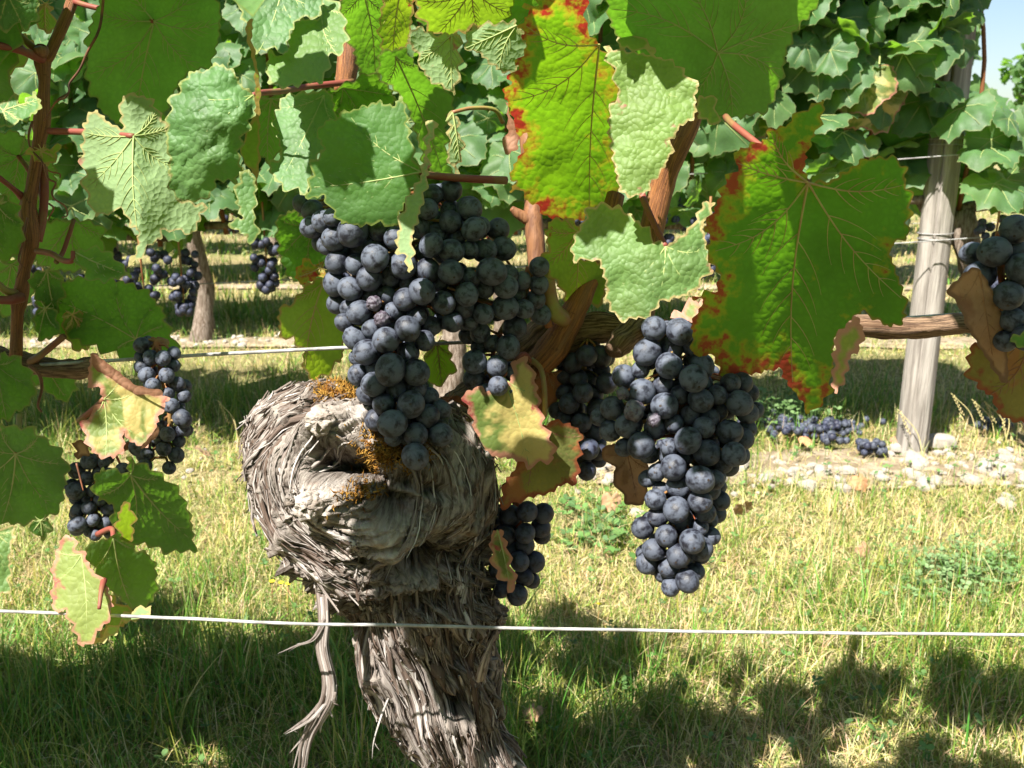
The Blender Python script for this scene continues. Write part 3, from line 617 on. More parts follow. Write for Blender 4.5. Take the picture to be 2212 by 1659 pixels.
# ------------------------------------------------------------------ leaves traced one by one
from mathutils.kdtree import KDTree
def pip(px, py, poly):
    poly = np.asarray(poly); x0, y0 = poly[:, 0][:, None], poly[:, 1][:, None]; x1, y1 = np.roll(x0, -1, 0), np.roll(y0, -1, 0); dy = np.where(y1 == y0, 1e-9, y1 - y0); out = []
    for c in range(0, len(px), 2000):
        a, b_ = px[None, c:c+2000], py[None, c:c+2000]; out.append((((y0 > b_) != (y1 > b_)) & (a < (x1 - x0) * (b_ - y0) / dy + x0)).sum(0) % 2 == 1)
    return np.concatenate(out) if out else np.zeros(0, bool)
def kd_of(segs, step=2.5):
    pts = []
    for a, b_, c, d in segs:
        n = max(1, int(math.hypot(c - a, d - b_) / step))
        for k in range(n): pts.append((a + (c - a) * k / n, b_ + (d - b_) * k / n))
    kd = KDTree(len(pts))
    for k, p in enumerate(pts): kd.insert((p[0], p[1], 0), k)
    kd.balance(); return kd
def kdist(px, py, kd): return np.array([kd.find((a, b_, 0))[2] for a, b_ in zip(px.ravel().tolist(), py.ravel().tolist())])
def leaf(spec, D, sx=0., sy=0., J=None, mat='leaf', side='top', parent=None, cup=0., fold=0., rip=.004, teeth=1., petiole=None, lab=None, seed=1, grid=8.5, quilt=.0011, veins=True, curl=0., pmat='petiole', vmat=None, name='leaf', axis=None):
    r = np.random.default_rng(seed + 1000); poly = np.array(TT(spec))
    per = np.vstack([poly, poly[:1]]); sl_ = np.hypot(*np.diff(per, axis=0).T); tot = sl_.sum(); s_ = np.concatenate([[0], np.cumsum(sl_)])
    n = max(30, int(tot / 5)); ss = np.linspace(0, tot, n, endpoint=False); ox = np.interp(ss, s_, per[:, 0]); oy = np.interp(ss, s_, per[:, 1])
    for _ in range(1):
        ox = (np.roll(ox, 1) + 2 * ox + np.roll(ox, -1)) / 4; oy = (np.roll(oy, 1) + 2 * oy + np.roll(oy, -1)) / 4
    area = .5 * np.sum(ox * np.roll(oy, -1) - np.roll(ox, -1) * oy); og = 1 if area > 0 else -1
    tx = np.roll(ox, -1) - np.roll(ox, 1); ty = np.roll(oy, -1) - np.roll(oy, 1); tl = np.hypot(tx, ty) + 1e-9
    nxo, nyo = ty / tl * og, -tx / tl * og
    if teeth:
        ph = 0; amp = []; per_ = 30; a_ = 9
        for k in range(n):
            ph += (tot / n) / per_
            if ph >= 1: ph -= 1; per_ = 14 + 34 * r.random() ** 1.3; a_ = per_ * (.24 + .22 * r.random())
            amp.append(a_ * (ph / .68 if ph < .68 else (1 - ph) / .32) - a_ * .45)
        ox = ox + nxo * np.array(amp) * teeth; oy = oy + nyo * np.array(amp) * teeth
    out = np.stack([ox, oy], 1)
    cx_, cy_ = ox.mean(), oy.mean(); Jx, Jy = TT(J)[0] if J else (cx_, cy_ - .3 * (oy.max() - oy.min()))
    size = max(ox.max() - ox.min(), oy.max() - oy.min())
    # veins
    segs = []; vlines = []
    def hit(ang, mx_):
        d = np.arange(18, mx_, 4); k = pip(Jx + math.cos(ang) * d, Jy + math.sin(ang) * d, out)
        return mx_ if k.all() else d[int(np.argmin(k))]
    if veins:
        if axis: tipx, tipy = TT(axis)[0]
        else:
            k = np.argmax(np.hypot(ox - Jx, oy - Jy)); tipx, tipy = ox[k], oy[k]
        a0 = math.atan2(tipy - Jy, tipx - Jx)
        for q, da in enumerate((0, 48, -48, 98, -98, 140, -140)):
            da = R(da + (r.random() - .5) * 9); L = hit(a0 + da, size * 1.2) * .95
            if L < size * .14: continue
            bend = (r.random() - .5) * .12 * L + (0 if q == 0 else -math.copysign(.10 * L, da))
            pts = []
            for t in np.linspace(0, 1, 12):
                b2 = bend * math.sin(math.pi * t * .9); pts.append((Jx + math.cos(a0+da) * L * t - math.sin(a0+da) * b2, Jy + math.sin(a0+da) * L * t + math.cos(a0+da) * b2))
            pts = np.array(pts); w0 = .00062 if q == 0 else .0005; vlines.append((pts, w0))
            for t in (3, 4.5, 6, 7.4, 8.8):
                for sg in (-1, 1):
                    t2 = t + (r.random() - .5) * .5; i0 = int(t2); p = pts[i0] * (1 - t2 + i0) + pts[min(i0+1, 11)] * (t2 - i0); d_ = pts[min(i0+1, 11)] - pts[i0]; an = math.atan2(d_[1], d_[0]) + sg * R(46)
                    L2 = L * (.40 - .027 * t) * (.8 + .4 * r.random()); q2 = []
                    for u in np.linspace(0, 1, 6): q2.append((p[0] + math.cos(an - sg * .25 * u) * L2 * u, p[1] + math.sin(an - sg * .25 * u) * L2 * u))
                    q2 = np.array(q2); ins = pip(q2[:, 0], q2[:, 1], out); kk = 6 if ins.all() else int(np.argmin(ins))
                    if kk >= 3: vlines.append((q2[:kk], .00028))
        for pts, _ in vlines: segs += [(*pts[k], *pts[k+1]) for k in range(len(pts) - 1)]
    sgn = -1 if side == 'top' else 1
    mp = D / FPX; ca = math.atan2((oy.mean() - Jy), (ox.mean() - Jx)); fx_, fy_ = -math.sin(ca), math.cos(ca)
    sd3 = r.random() * 40; osegs = kd_of([(out[k, 0], out[k, 1], out[(k+1) % n, 0], out[(k+1) % n, 1]) for k in range(0, n)]); vkd = kd_of(segs) if segs else None
    def surf(px, py, q_=True):
        x = (px - Jx) * mp; y = (py - Jy) * mp; L = size * mp
        d = D + sx * x + sy * y + cup * (x * x + y * y) / L + fold * np.abs(x * fx_ + y * fy_)
        d = d + rip * 2 * (fbm(np.stack([x * 28, y * 28, 0 * x + sd3], -1), 3, seed) - .5)
        if curl:
            de = kdist(px, py, osegs) * mp; d = d + curl * np.exp(-(de / .006) ** 2)
        if segs and quilt:
            dv = kdist(px, py, vkd) * mp; d = d + sgn * quilt * (1 - np.exp(-dv / .0022)) * (.7 + .6 * vnoise(np.stack([x * 220, y * 220, 0 * x], -1), 4))
        return d
    gx_ = np.arange(ox.min(), ox.max(), grid); gy_ = np.arange(oy.min(), oy.max(), grid * .87); GX, GY = np.meshgrid(gx_, gy_); GX = GX + (np.arange(len(gy_)) % 2)[:, None] * grid * .5
    GX = GX.ravel() + (r.random(GX.size) - .5) * grid * .3; GY = GY.ravel() + (r.random(GY.size) - .5) * grid * .3
    ins = pip(GX, GY, out); GX, GY = GX[ins], GY[ins]; de = kdist(GX, GY, osegs); kp = de > grid * .45; GX, GY = GX[kp], GY[kp]
    pts = [Vector((a, b_)) for a, b_ in zip(np.concatenate([ox, GX]), np.concatenate([oy, GY]))]
    vo, eo, fo, *_ = delaunay_2d_cdt(pts, [(k, (k+1) % n) for k in range(n)], [], 1, 1e-4)
    vx = np.array([v[0] for v in vo]); vy = np.array([v[1] for v in vo])
    V = P(vx, vy, surf(vx, vy)); de = kdist(vx, vy, osegs) * mp
    F = []
    for f in fo:
        a, b_, c = f[:3]; ar = (vx[b_]-vx[a]) * (vy[c]-vy[a]) - (vx[c]-vx[a]) * (vy[b_]-vy[a])
        if abs(ar) < 1e-6: continue
        F.append((a, b_, c) if (ar < 0) == (side == 'top') else (a, c, b_))
    lc = np.stack([(vx - Jx) * mp, (vy - Jy) * mp, np.full(len(vx), sd3)], 1)
    o = mk(name, V, F, M[mat], attrs={'edge': de, 'lc': lc})
    par = parent if parent is not None else vine
    put(o, par)
    if lab: o['label'] = lab
    if vlines:
        acc = []
        for p_, w0 in vlines:
            dd = surf(p_[:, 0], p_[:, 1]); acc.append(tube(P(p_[:, 0], p_[:, 1], dd), np.linspace(w0, w0 * .35, len(p_)), 5, False))
        v, f = merge(acc); put(mk('vein', v, f, M[vmat or ('vein_red' if mat in ('leaf_red', 'leaf_redspot', 'leaf_yel') else 'vein_dry' if mat in ('leaf_dry', 'leaf_pink', 'leaf_rust', 'leaf_autumn') else 'vein')]), o)
    if petiole:
        pp = TT(petiole[0]); ds = np.linspace(D, petiole[1], len(pp) + 1); q = [tuple(P(Jx, Jy, float(surf(np.array([Jx]), np.array([Jy]))[0])))] + [tuple(P(a, b_, d)) for (a, b_), d in zip(pp, ds[1:])]
        q = smoothline(q, 6); rad = (petiole[2] if len(petiole) > 2 else .0013) * .8; v, f = tube(q, np.linspace(rad * .95, rad * 1.25, len(q)), 8); put(mk('petiole', v, f, M[pmat]), o)
    return o
LV, LL = vine, vineL
# --- upper left
leaf('A 560,60 500,240 515,330 505,430 520,540 560,570 590,650 700,740 850,760 960,720 1000,600 1060,480 1120,420 1230,410 1270,300 1290,200 1300,60 1250,-60 1050,-150 905,-60 740,-130 620,-60', .487, .25, .55, 'A 905,125', 'leaf', 'under', LL, cup=.15, petiole=('A 700,75 520,35 440,10', .498, .0017), lab='large dark leaf seen from below beside the left cane', axis='A 840,760', seed=2)
leaf('A 745,545 865,570 900,590 940,680 985,720 1010,800 1015,1000 1020,1090 1070,1190 1190,1185 1200,1250 1130,1380 1080,1370 1040,1350 960,1350 950,1400 880,1440 800,1540 730,1570 790,1500 815,1420 810,1340 765,1340 740,1240 700,1235 640,1245 560,1275 510,1150 480,1080 495,1010 475,950 480,850 495,800 480,740 510,690 560,640 640,720 730,765 700,660 710,590', .462, .1, -.1, 'A 785,800', 'leaf_pale', 'under', LL, fold=.45, rip=.005, petiole=('A 640,785 480,775 290,770', .492, .0019), lab='pale underside of a folded hanging leaf on a long red petiole', axis='A 820,1420', seed=3)
A3 = leaf('A 1490,550 1415,500 1390,440 1330,390 1270,370 1235,380 1230,420 1130,415 1080,460 1060,520 1010,560 1000,620 985,700 975,860 995,900 990,1000 1000,1110 1050,1180 1110,1180 1210,1175 1250,1130 1270,1060 1330,1060 1390,1080 1420,1000 1405,900 1440,790 1500,660 1515,600', .437, .35, -.1, 'A 1488,560', 'leaf_blue', 'top', LL, cup=.5, quilt=.0032, rip=.008, petiole=('A 1540,545 1659,535 B 330,510 600,480', .52, .0019), lab='blistered blue green leaf beside the yellow folded edge', axis='A 1000,1000', seed=4, curl=.003)
leaf('A 1455,120 1485,105 1480,230 1500,330 1530,500 1525,700 1525,950 1510,1100 1490,1020 1440,960 1410,900 1440,790 1500,650 1497,400 1465,280 1440,170', .430, .3, .95, 'A 1500,560', 'leaf_yel', 'under', A3, rip=.002, veins=False, name='folded_half', teeth=.4, seed=5, lab='yellow green folded half of the blistered leaf')
leaf('A 1420,1000 1480,1010 1510,1100 1500,1200 1495,1290 1530,1390 1470,1420 1420,1370 1360,1340 1340,1300 1430,1280 1380,1180 1390,1090', .432, .2, -.1, 'A 1450,1000', 'leaf_blue', 'top', A3, rip=.006, veins=False, name='folded_half', seed=6)
leaf('A -60,-80 230,-80 225,100 165,180 100,150 0,180 -60,150', .455, .2, .5, 'A 40,-40', 'leaf_blue', 'top', LL, seed=7, lab='grey green leaf in the top left corner')
leaf('A 220,80 260,10 310,40 325,130 310,200 260,190 205,140', .51, .9, 1.0, 'A 265,20', 'leaf_yel', 'under', LL, seed=8)
leaf('A -60,190 40,165 130,210 200,230 170,350 110,400 60,440 0,420 -60,400', .515, .9, 1.1, 'A 60,200', 'leaf_yel', 'under', LL, seed=9, petiole=('A 150,300 240,345', .50, .0018))
leaf('A -60,640 0,600 100,570 150,620 190,530 245,600 240,640 190,680 120,720 30,750 -60,740', .455, -.2, -.5, 'A 20,650', 'leaf_blue', 'top', LL, seed=10, lab='sunlit blue green leaf at the left edge above the cane node')
leaf('A -40,800 80,760 180,830 240,900 320,950 340,1100 260,1230 150,1240 40,1180 -40,1100', .530, .3, .7, 'A 110,920', 'leaf', 'under', LL, seed=11, petiole=('A 180,1020 255,1190 220,1400', .50, .0018))
leaf('A 230,1320 330,1290 435,1285 540,1300 600,1330 615,1420 600,1500 560,1560 440,1600 300,1590 200,1540 190,1400', .535, .2, .6, 'A 435,1290', 'leaf', 'under', LL, seed=12, petiole=('A 370,1480 330,1540', .52, .0016))
leaf('A 430,1475 560,1450 640,1480 720,1560 765,1610 765,1640 720,1620 660,1640 610,1665 530,1640 470,1570', .468, .1, -.3, 'A 432,1478', 'leaf', 'top', LL, seed=13, curl=.006, petiole=('A 425,1530 370,1530 300,1490 215,1475', .492, .0018), lab='curled leaf with a bright sunlit rim on a bent red petiole')
leaf('A -60,1120 40,1140 110,1230 140,1350 120,1480 60,1530 -60,1540', .47, .3, .6, 'A -20,1200', 'leaf', 'top', LL, seed=14)
leaf('M 0,880 60,870 150,890 190,1010 150,1130 60,1180 -60,1150', .55, .2, .6, 'M 60,900', 'leaf', 'under', LL, seed=15)
leaf('M 170,950 260,920 330,950 340,1050 300,1160 220,1110 165,1040', .49, .2, .7, 'M 250,930', 'leaf', 'top', LL, seed=16)
leaf('M 180,1150 260,1120 320,1200 290,1290 215,1310 180,1230', .50, .2, .6, 'M 240,1130', 'leaf', 'top', LL, seed=17)
leaf('A 140,890 190,870 250,880 340,850 350,910 290,980 250,960 190,930', .488, .4, .3, 'A 240,890', 'leaf_yel', 'top', LL, seed=18)
# --- left lower: bunch leaves
leaf('E 150,60 270,0 400,-40 560,0 650,40 720,120 740,190 775,260 790,390 600,350 420,290 300,240 180,180', .525, .15, .5, 'E 600,250', 'leaf', 'top', LL, seed=20, axis='E 250,120', lab='broad dark green leaf behind the left bunch')
leaf('E 270,140 330,130 410,130 430,200 420,270 350,310 310,280 280,220', .508, .7, .8, 'E 320,140', 'leaf_yel', 'under', LL, seed=21)
leaf('E 90,330 190,360 320,370 340,480 270,530 200,470 120,450', .54, .2, .5, 'E 200,360', 'leaf', 'top', LL, seed=22)
leaf('E -60,300 60,320 130,380 160,470 130,540 40,600 0,615 -60,600', .478, .2, .7, 'E -20,360', 'leaf', 'top', LL, seed=23)
leaf('E -120,620 0,625 130,640 200,690 270,740 300,800 290,900 260,1010 200,1040 130,1060 60,1070 -40,1050 -120,1000', .468, .15, .85, 'E 70,755', 'leaf', 'top', LL, seed=24, petiole=('E 80,690 85,580', .478, .0016), lab='large dark shaded leaf at the left edge below the wire', pmat='petiole_green')
E1 = leaf('E 400,305 440,330 470,380 590,470 720,490 745,520 700,590 690,640 640,730 610,720 560,690 540,650 550,740 510,770 430,770 390,720 365,660 365,610 420,560 460,510 440,470 385,450 390,400', .452, .1, -.05, 'E 460,512', 'leaf_turn', 'top', LL, rip=.009, seed=25, axis='E 480,770', petiole=('E 410,560 350,610', .47, .0018), lab='yellow and pink turning leaf with curled dry edge on the left bunch')
leaf('E 398,310 440,330 530,400 600,455 720,478 722,500 600,492 520,455 460,405 415,385', .447, -.4, .9, 'E 500,400', 'leaf_pink', 'top', E1, rip=.006, veins=False, teeth=.3, name='curled_edge', seed=26, lab='dry pink rolled edge')
leaf('E 612,738 650,690 700,630 705,655 665,705 635,730', .449, .6, .3, 'E 650,690', 'leaf_dry', 'top', E1, veins=False, teeth=.3, name='curled_edge', seed=27)
leaf('E 575,845 550,770 640,800 740,870 800,930 840,1020 850,1100 865,1182 800,1190 720,1185 660,1160 600,1150 560,1200 500,1100 490,1030 500,970 430,960 410,920 410,860 450,815 530,830', .455, .35, .75, 'E 575,848', 'leaf', 'top', LL, cup=.2, seed=28, axis='E 850,1170', lab='mid green leaf with reddened tip under the left bunch')
leaf('E 545,958 590,1000 592,1100 560,1200 530,1140 510,1050', .449, 1.1, .7, 'E 560,990', 'leaf_yel', 'under', LL, veins=False, seed=29, rip=.002)
leaf('E 380,1160 480,1120 540,1120 590,1180 640,1180 690,1250 692,1370 650,1430 570,1440 520,1380 480,1360 420,1270 365,1190', .448, .4, .55, 'E 500,1125', 'leaf', 'top', LL, cup=.3, seed=30, axis='E 600,1420', petiole=('E 490,1085 430,1110', .465, .0016), lab='green leaf with a brown torn spot below the left bunch')
leaf('E 265,1130 320,1110 340,1180 370,1190 400,1260 470,1330 500,1430 470,1500 420,1560 370,1615 340,1570 310,1500 290,1450 235,1450 225,1350 250,1310 220,1280 240,1230', .443, -.15, -.25, 'E 360,1200', 'leaf_turnpale', 'top', LL, cup=.2, seed=31, axis='E 372,1610', lab='pale sunlit lowest leaf with pink rim over the wire')
leaf('E 405,1595 470,1530 530,1490 590,1435 675,1425 640,1475 540,1505 470,1580', .447, -.3, -.7, 'E 560,1450', 'leaf_pale', 'under', LL, veins=False, seed=32, rip=.002, lab='bright white underside of the folded lowest leaf')
leaf('E 480,1370 560,1440 610,1430 520,1525 430,1580 480,1480', .455, .8, .9, 'E 540,1440', 'leaf_yel', 'under', LL, veins=False, seed=33)
leaf('E -60,1080 60,1080 70,1120 40,1180 50,1250 40,1350 0,1390 -60,1300', .45, .3, -.1, 'E -20,1100', 'leaf_pale', 'top', LL, seed=34, lab='small sunlit leaf at the left edge above the lower wire')
leaf('E 130,1060 220,1040 222,1110 185,1142 150,1110', .475, .3, .5, 'E 180,1050', 'leaf', 'top', LL, seed=35)
leaf('E 325,700 390,700 395,760 330,780', .478, .2, .3, 'E 360,705', 'leaf_dry', 'top', LL, seed=36, veins=False)
wood('leafless_petiole', [T('E', 458, 1310) + (.440, .0016), T('E', 447, 1360) + (.434, .0012), T('E', 437, 1438) + (.428, .0009)], M['petiole'], LL, n=5)
# --- top centre
leaf('B -80,40 -80,-80 440,-80 400,110 280,100 230,200 200,330 150,290 90,280 30,320 0,250 -30,120', .437, .1, -.25, 'B 180,-40', 'leaf_blue', 'top', LV, quilt=.002, seed=40, lab='grey green blistered leaf at the top left of centre')
leaf('B 390,-60 530,40 555,150 570,230 540,300 460,330 455,420 400,490 310,480 270,505 180,515 110,490 85,400 110,300 200,330 230,180 290,105 390,125', .444, -.15, -.45, 'B 420,20', 'leaf_blue', 'top', LV, seed=41, axis='B 150,500', lab='bright sunlit pale green leaf at the top')
leaf('B 160,620 200,555 440,530 480,560 500,700 440,850 370,960 350,1020 330,1160 280,1120 200,1110 140,1060 95,970 180,920 150,760 125,690', .462, -.1, -.3, 'B 430,560', 'leaf_blue', 'top', LV, seed=42, axis='B 150,1060', lab='sunlit pale leaf left of the centre leaf')
B4 = leaf('B 510,660 590,650 700,610 760,590 800,620 850,620 870,560 900,590 930,780 970,950 1000,1010 1000,1090 960,1100 890,1230 850,1340 760,1310 640,1330 530,1310 490,1260 430,1150 330,1170 340,1080 360,950 430,880 380,780 450,700 520,700', .438, .2, .15, 'B 1000,1010', 'leaf', 'top', LV, cup=.25, seed=43, axis='B 350,1120', petiole=('B 1050,1030 1280,1050 1500,1060', .47, .0022), lab='broad green leaf covering the top of the centre bunch')
leaf('B 1000,1020 1025,880 1030,740 1060,690 1095,740 1060,830 1045,900 1045,1010 1030,1110 1000,1220 970,1320 945,1400 955,1500 940,1610 920,1590 900,1490 850,1480 860,1360 890,1230 960,1100', .432, -.1, -.35, 'B 1020,1010', 'leaf_pale', 'under', B4, veins=False, name='folded_half', seed=44, rip=.004, lab='pale folded half hanging over the grapes')
leaf('B 430,540 540,500 700,420 760,450 830,530 850,600 780,680 640,720 520,750 440,650', .475, .3, .75, 'B 540,515', 'leaf', 'top', LV, seed=45, lab='dark leaf behind the broad centre leaf')
leaf('B 760,300 900,280 1000,420 1160,540 1200,640 1150,680 1160,800 1150,940 1210,1040 1050,1020 1000,900 930,650 870,560 740,430', .487, .5, .9, 'B 850,330', 'leaf', 'under', LV, seed=46, axis='B 1130,1000')
leaf('B 920,220 970,150 1100,210 1230,190 1228,450 1190,560 1150,520 1060,480 990,400 990,340 930,260', .468, .2, .2, 'B 1180,200', 'leaf_pale', 'under', LV, seed=47, axis='B 1180,540')
leaf('B 960,10 1000,-80 1640,-80 1640,40 1500,170 1300,160 1240,195 1110,215 1030,160 980,90', .458, .5, .95, 'B 1300,-60', 'leaf_yel', 'under', LV, seed=48, axis='B 1100,200', lab='olive shaded leaf at the top middle')
leaf('B 1255,230 1300,150 1560,120 1640,300 1560,420 1480,430 1400,370 1340,310 1270,290', .470, .2, .3, 'B 1560,150', 'leaf_pale', 'under', LV, seed=49)
leaf('B 520,50 560,-80 800,-80 790,200 750,420 650,460 600,300 560,200', .485, .4, .8, 'B 660,-50', 'leaf', 'under', LV, seed=50)
leaf('B 1145,680 1185,655 1220,680 1215,780 1250,830 1245,900 1215,960 1225,1030 1190,1000 1150,930 1170,800', .478, .5, .1, 'B 1185,660', 'leaf_pale', 'under', LV, seed=51, petiole=('B 1300,635 1430,645 1480,720', .50, .0013), pmat='petiole_green')
leaf('B 780,-80 980,-80 950,80 930,260 900,290 780,330 750,180', .478, .5, .8, 'B 880,-60', 'leaf_yel', 'under', LV, seed=52)
leaf('B 40,560 170,560 190,780 180,900 90,960 20,900 0,700', .49, .4, .8, 'B 120,580', 'leaf', 'under', LV, seed=53)
# --- left of the centre bunch
leaf('F 45,250 140,190 230,260 320,300 330,450 290,560 200,600 110,550 60,420', .505, .2, .7, 'F 260,260', 'leaf', 'top', LV, seed=54, axis='F 60,440', lab='dull green leaf left of the centre bunch')
leaf('F 60,715 140,690 200,600 275,550 380,690 420,840 400,990 270,1105 215,1070 185,1010 200,940 140,880 70,880', .500, .5, .95, 'F 300,580', 'leaf_yel', 'under', LV, seed=55, axis='F 200,1060', lab='yellow green sunlit leaf left of the centre bunch')
leaf('F 150,540 190,450 240,480 310,480 300,540 200,590 150,570', .492, .1, .2, 'F 290,500', 'leaf_red', 'top', LV, seed=56)
# --- the red margined leaf
C1 = leaf('C 665,260 640,240 580,150 590,-60 300,-60 290,30 220,40 250,100 180,160 240,200 210,240 245,280 170,360 200,380 130,450 150,480 95,540 120,590 150,680 165,790 235,790 240,850 190,920 160,980 130,1050 180,1070 130,1130 210,1110 240,1190 320,1210 350,1280 560,1300 640,1220 740,1170 790,1120 780,1050 750,900 730,740 740,620 790,560 750,400', .440, .75, 1.05, 'C 665,262', 'leaf_red', 'under', LV, cup=.1, rip=.005, quilt=.0016, seed=60, axis='C 540,1250', lab='bright yellow green leaf with a red scorched left margin')
leaf('C 680,270 770,290 1000,330 1130,380 1200,460 1260,510 1225,560 1235,640 1220,700 1140,740 1090,830 1090,920 1060,930 1060,970 970,1070 950,1130 890,1150 840,1160 780,1120 770,1050 740,900 715,740 725,630 780,560 740,400', .436, -.15, -.1, 'C 690,275', 'leaf_pale', 'top', C1, cup=.1, rip=.005, quilt=.002, name='folded_half', seed=61, axis='C 860,1150', lab='grey green sunlit right half of the red margined leaf')
leaf('C 770,100 830,45 855,100 835,180 890,210 1000,280 990,310 870,290 790,290 770,250', .430, .2, -.2, 'C 800,280', 'leaf_pale', 'top', C1, veins=False, name='curled_edge', seed=62)
leaf('C 130,780 95,820 80,830 130,910 185,880 190,800 150,700 120,600', .446, .1, .2, 'C 150,720', 'leaf_pink', 'top', C1, veins=False, name='curled_edge', seed=63, teeth=.5)
leaf('1300,-40 1800,-40 1745,40 1725,55 1700,110 1690,170 1660,240 1600,255 1550,250 1500,210 1420,180 1370,120 1320,60', .462, .5, .95, 'C 1360,310', 'leaf', 'under', LV, seed=64, axis='1740,40', lab='large dull green leaf at the top right of the red margined leaf')
leaf('C 1230,600 1270,555 1330,560 1360,640 1360,745 1300,720 1240,680', .465, 0, -.1, 'C 1280,570', 'leaf_pale', 'top', LV, veins=False, seed=65)
leaf('1130,-60 1260,-60 1250,60 1180,140 1120,150 1090,60', .475, .4, .8, '1200,-30', 'leaf', 'under', LV, seed=66)
# --- pale leaf above the right bunch
C4 = leaf('H 865,305 800,260 720,170 620,100 540,80 450,100 435,170 390,240 365,330 380,390 490,370 520,400 545,470 555,590 580,660 640,700 700,690 780,680 850,590 930,580 990,560 1060,490 1110,430 1090,330 1060,200 1130,80 1085,65 1045,110 1000,210 905,285', .452, 0, -.12, 'H 865,308', 'leaf_pale', 'top', LV, cup=.3, quilt=.002, rip=.007, seed=67, axis='H 800,670', petiole=('H 820,220 760,90 740,30', .475, .002), lab='pale grey green blistered leaf with pink rim above the right bunch')
leaf('H 255,170 330,150 415,205 420,270 410,340 440,390 520,380 550,440 555,540 530,610 460,620 430,600 370,620 330,580 300,500 250,470 220,340 250,300 225,250', .472, .6, 1.0, 'H 400,230', 'leaf_yel', 'under', LV, seed=68, axis='H 400,600', lab='small yellow green toothed leaf left of the pale leaf')
leaf('H 885,672 1000,600 1085,578 1050,660 1005,708 930,700', .440, -.2, -.4, 'H 1000,600', 'leaf_turn', 'top', LV, veins=False, seed=69)
# --- big leaf at the right
C6 = leaf('J 415,420 395,360 420,250 480,120 497,50 480,20 450,60 400,70 340,110 320,150 230,170 220,210 150,240 60,280 50,300 90,340 30,400 H 1160,0 1130,100 1090,170 1060,200 1110,270 1075,320 1100,370 1130,430 1160,480 1130,540 1000,575 1070,590 1040,650 1000,710 1010,780 1000,880 1130,890 1150,970 1170,1050 1240,1020 1260,980 1330,990 1350,920 1420,950 J 110,1340 170,1345 240,1320 300,1330 310,1390 370,1450 420,1540 480,1490 530,1430 520,1370 540,1290 545,1160 600,1110 670,1040 740,1080 800,1120 860,1110 890,1060 880,960 840,860 815,780 815,720 900,690 895,620 915,560 910,480 880,420 890,360 840,310 760,300 690,310 600,370 520,420', .385, .55, .98, 'J 415,425', 'leaf_redspot', 'under', LV, cup=.12, rip=.004, seed=70, axis='J 320,1450', petiole=('J 200,260 60,150 20,110', .44, .0018), lab='big green leaf with red blotched edges hanging in front at the right')
leaf('J 545,1160 600,1110 650,1060 685,1140 670,1220 620,1260 590,1380 550,1440 530,1410 540,1290', .400, -.1, -.2, 'J 600,1120', 'leaf_turn', 'top', C6, veins=False, name='curled_edge', seed=71, quilt=.002)
# --- right edge
leaf('J 1090,930 1200,830 1250,850 1330,1000 1370,1150 1380,1390 1340,1380 1280,1280 1230,1200 1170,1100 1140,1010 1085,960', .40, .3, .5, 'J 1240,850', 'leaf_dry', 'top', LV, rip=.009, teeth=.4, seed=72, axis='J 1360,1380', lab='beige dead leaf hanging at the right edge under the bunch')
leaf('J 1190,1210 1300,1180 1560,1150 1560,1560 1420,1580 1330,1540 1300,1450 1240,1420 1180,1350', .43, .6, .9, 'J 1480,1180', 'leaf_autumn', 'under', LV, seed=73, lab='yellow brown leaf behind the dead leaf at the right edge')
leaf('J 1380,1180 1440,1140 1520,1120 1520,1230 1430,1220', .385, 0, 0, 'J 1500,1150', 'leaf', 'top', LV, veins=False, seed=74)
# --- below the centre bunch
leaf('F 1100,1130 1200,1150 1290,1100 1310,980 1380,985 1420,1080 1440,1200 1465,1330 1520,1440 1530,1510 1440,1540 1385,1560 1330,1520 1200,1500 1130,1480 1100,1380 1080,1280 1030,1180', .478, .05, .1, 'F 1250,1080', 'leaf_turn', 'top', LV, rip=.006, seed=75, axis='F 1400,1550', lab='green and cream leaf with pink rim below the small side bunch', petiole=('F 1350,960 1400,1000', .50, .0014))
leaf('F 905,1190 1030,1180 1110,1280 1100,1400 990,1420 950,1330 930,1260', .497, .2, .4, 'F 960,1195', 'leaf_rust', 'top', LV, rip=.008, seed=76, teeth=.5, lab='rust brown dead leaf beside the turning leaf')
leaf('F 840,930 920,880 960,910 995,1010 980,1080 880,1140 840,1050', .535, .4, .8, 'F 900,900', 'leaf_yel', 'under', LV, seed=77)
leaf('H 180,1280 250,1230 350,1240 430,1300 410,1380 400,1560 310,1570 260,1610 130,1640 20,1690 -20,1680 20,1540 100,1450', .490, .2, .35, 'H 230,1270', 'leaf_autumn', 'top', LV, rip=.006, seed=78, axis='H 120,1640', lab='orange and olive leaf right of the trunk head')
leaf('I 190,800 260,760 300,800 430,850 455,930 420,960 440,1010 420,1095 320,1095 310,1040 250,970 270,890 210,865', .472, .2, .2, 'I 330,820', 'leaf_dry', 'top', LV, rip=.016, teeth=.3, seed=79, axis='I 370,1095', lab='crumpled brown dead leaf behind the right bunch')
leaf('H 180,960 330,975 315,1080 250,1170 190,1185 150,1080', .515, .3, .5, 'H 240,970', 'leaf_rust', 'under', LV, rip=.008, seed=80, teeth=.5, petiole=('H 170,920 140,900', .515, .0012))
leaf('G 1078,680 1120,640 1150,700 1170,800 1198,870 1170,905 1120,860 1090,800', .487, .2, .1, 'G 1110,650', 'leaf_turn', 'top', LV, seed=81, lab='small green leaf with rusty edge beside the trunk')
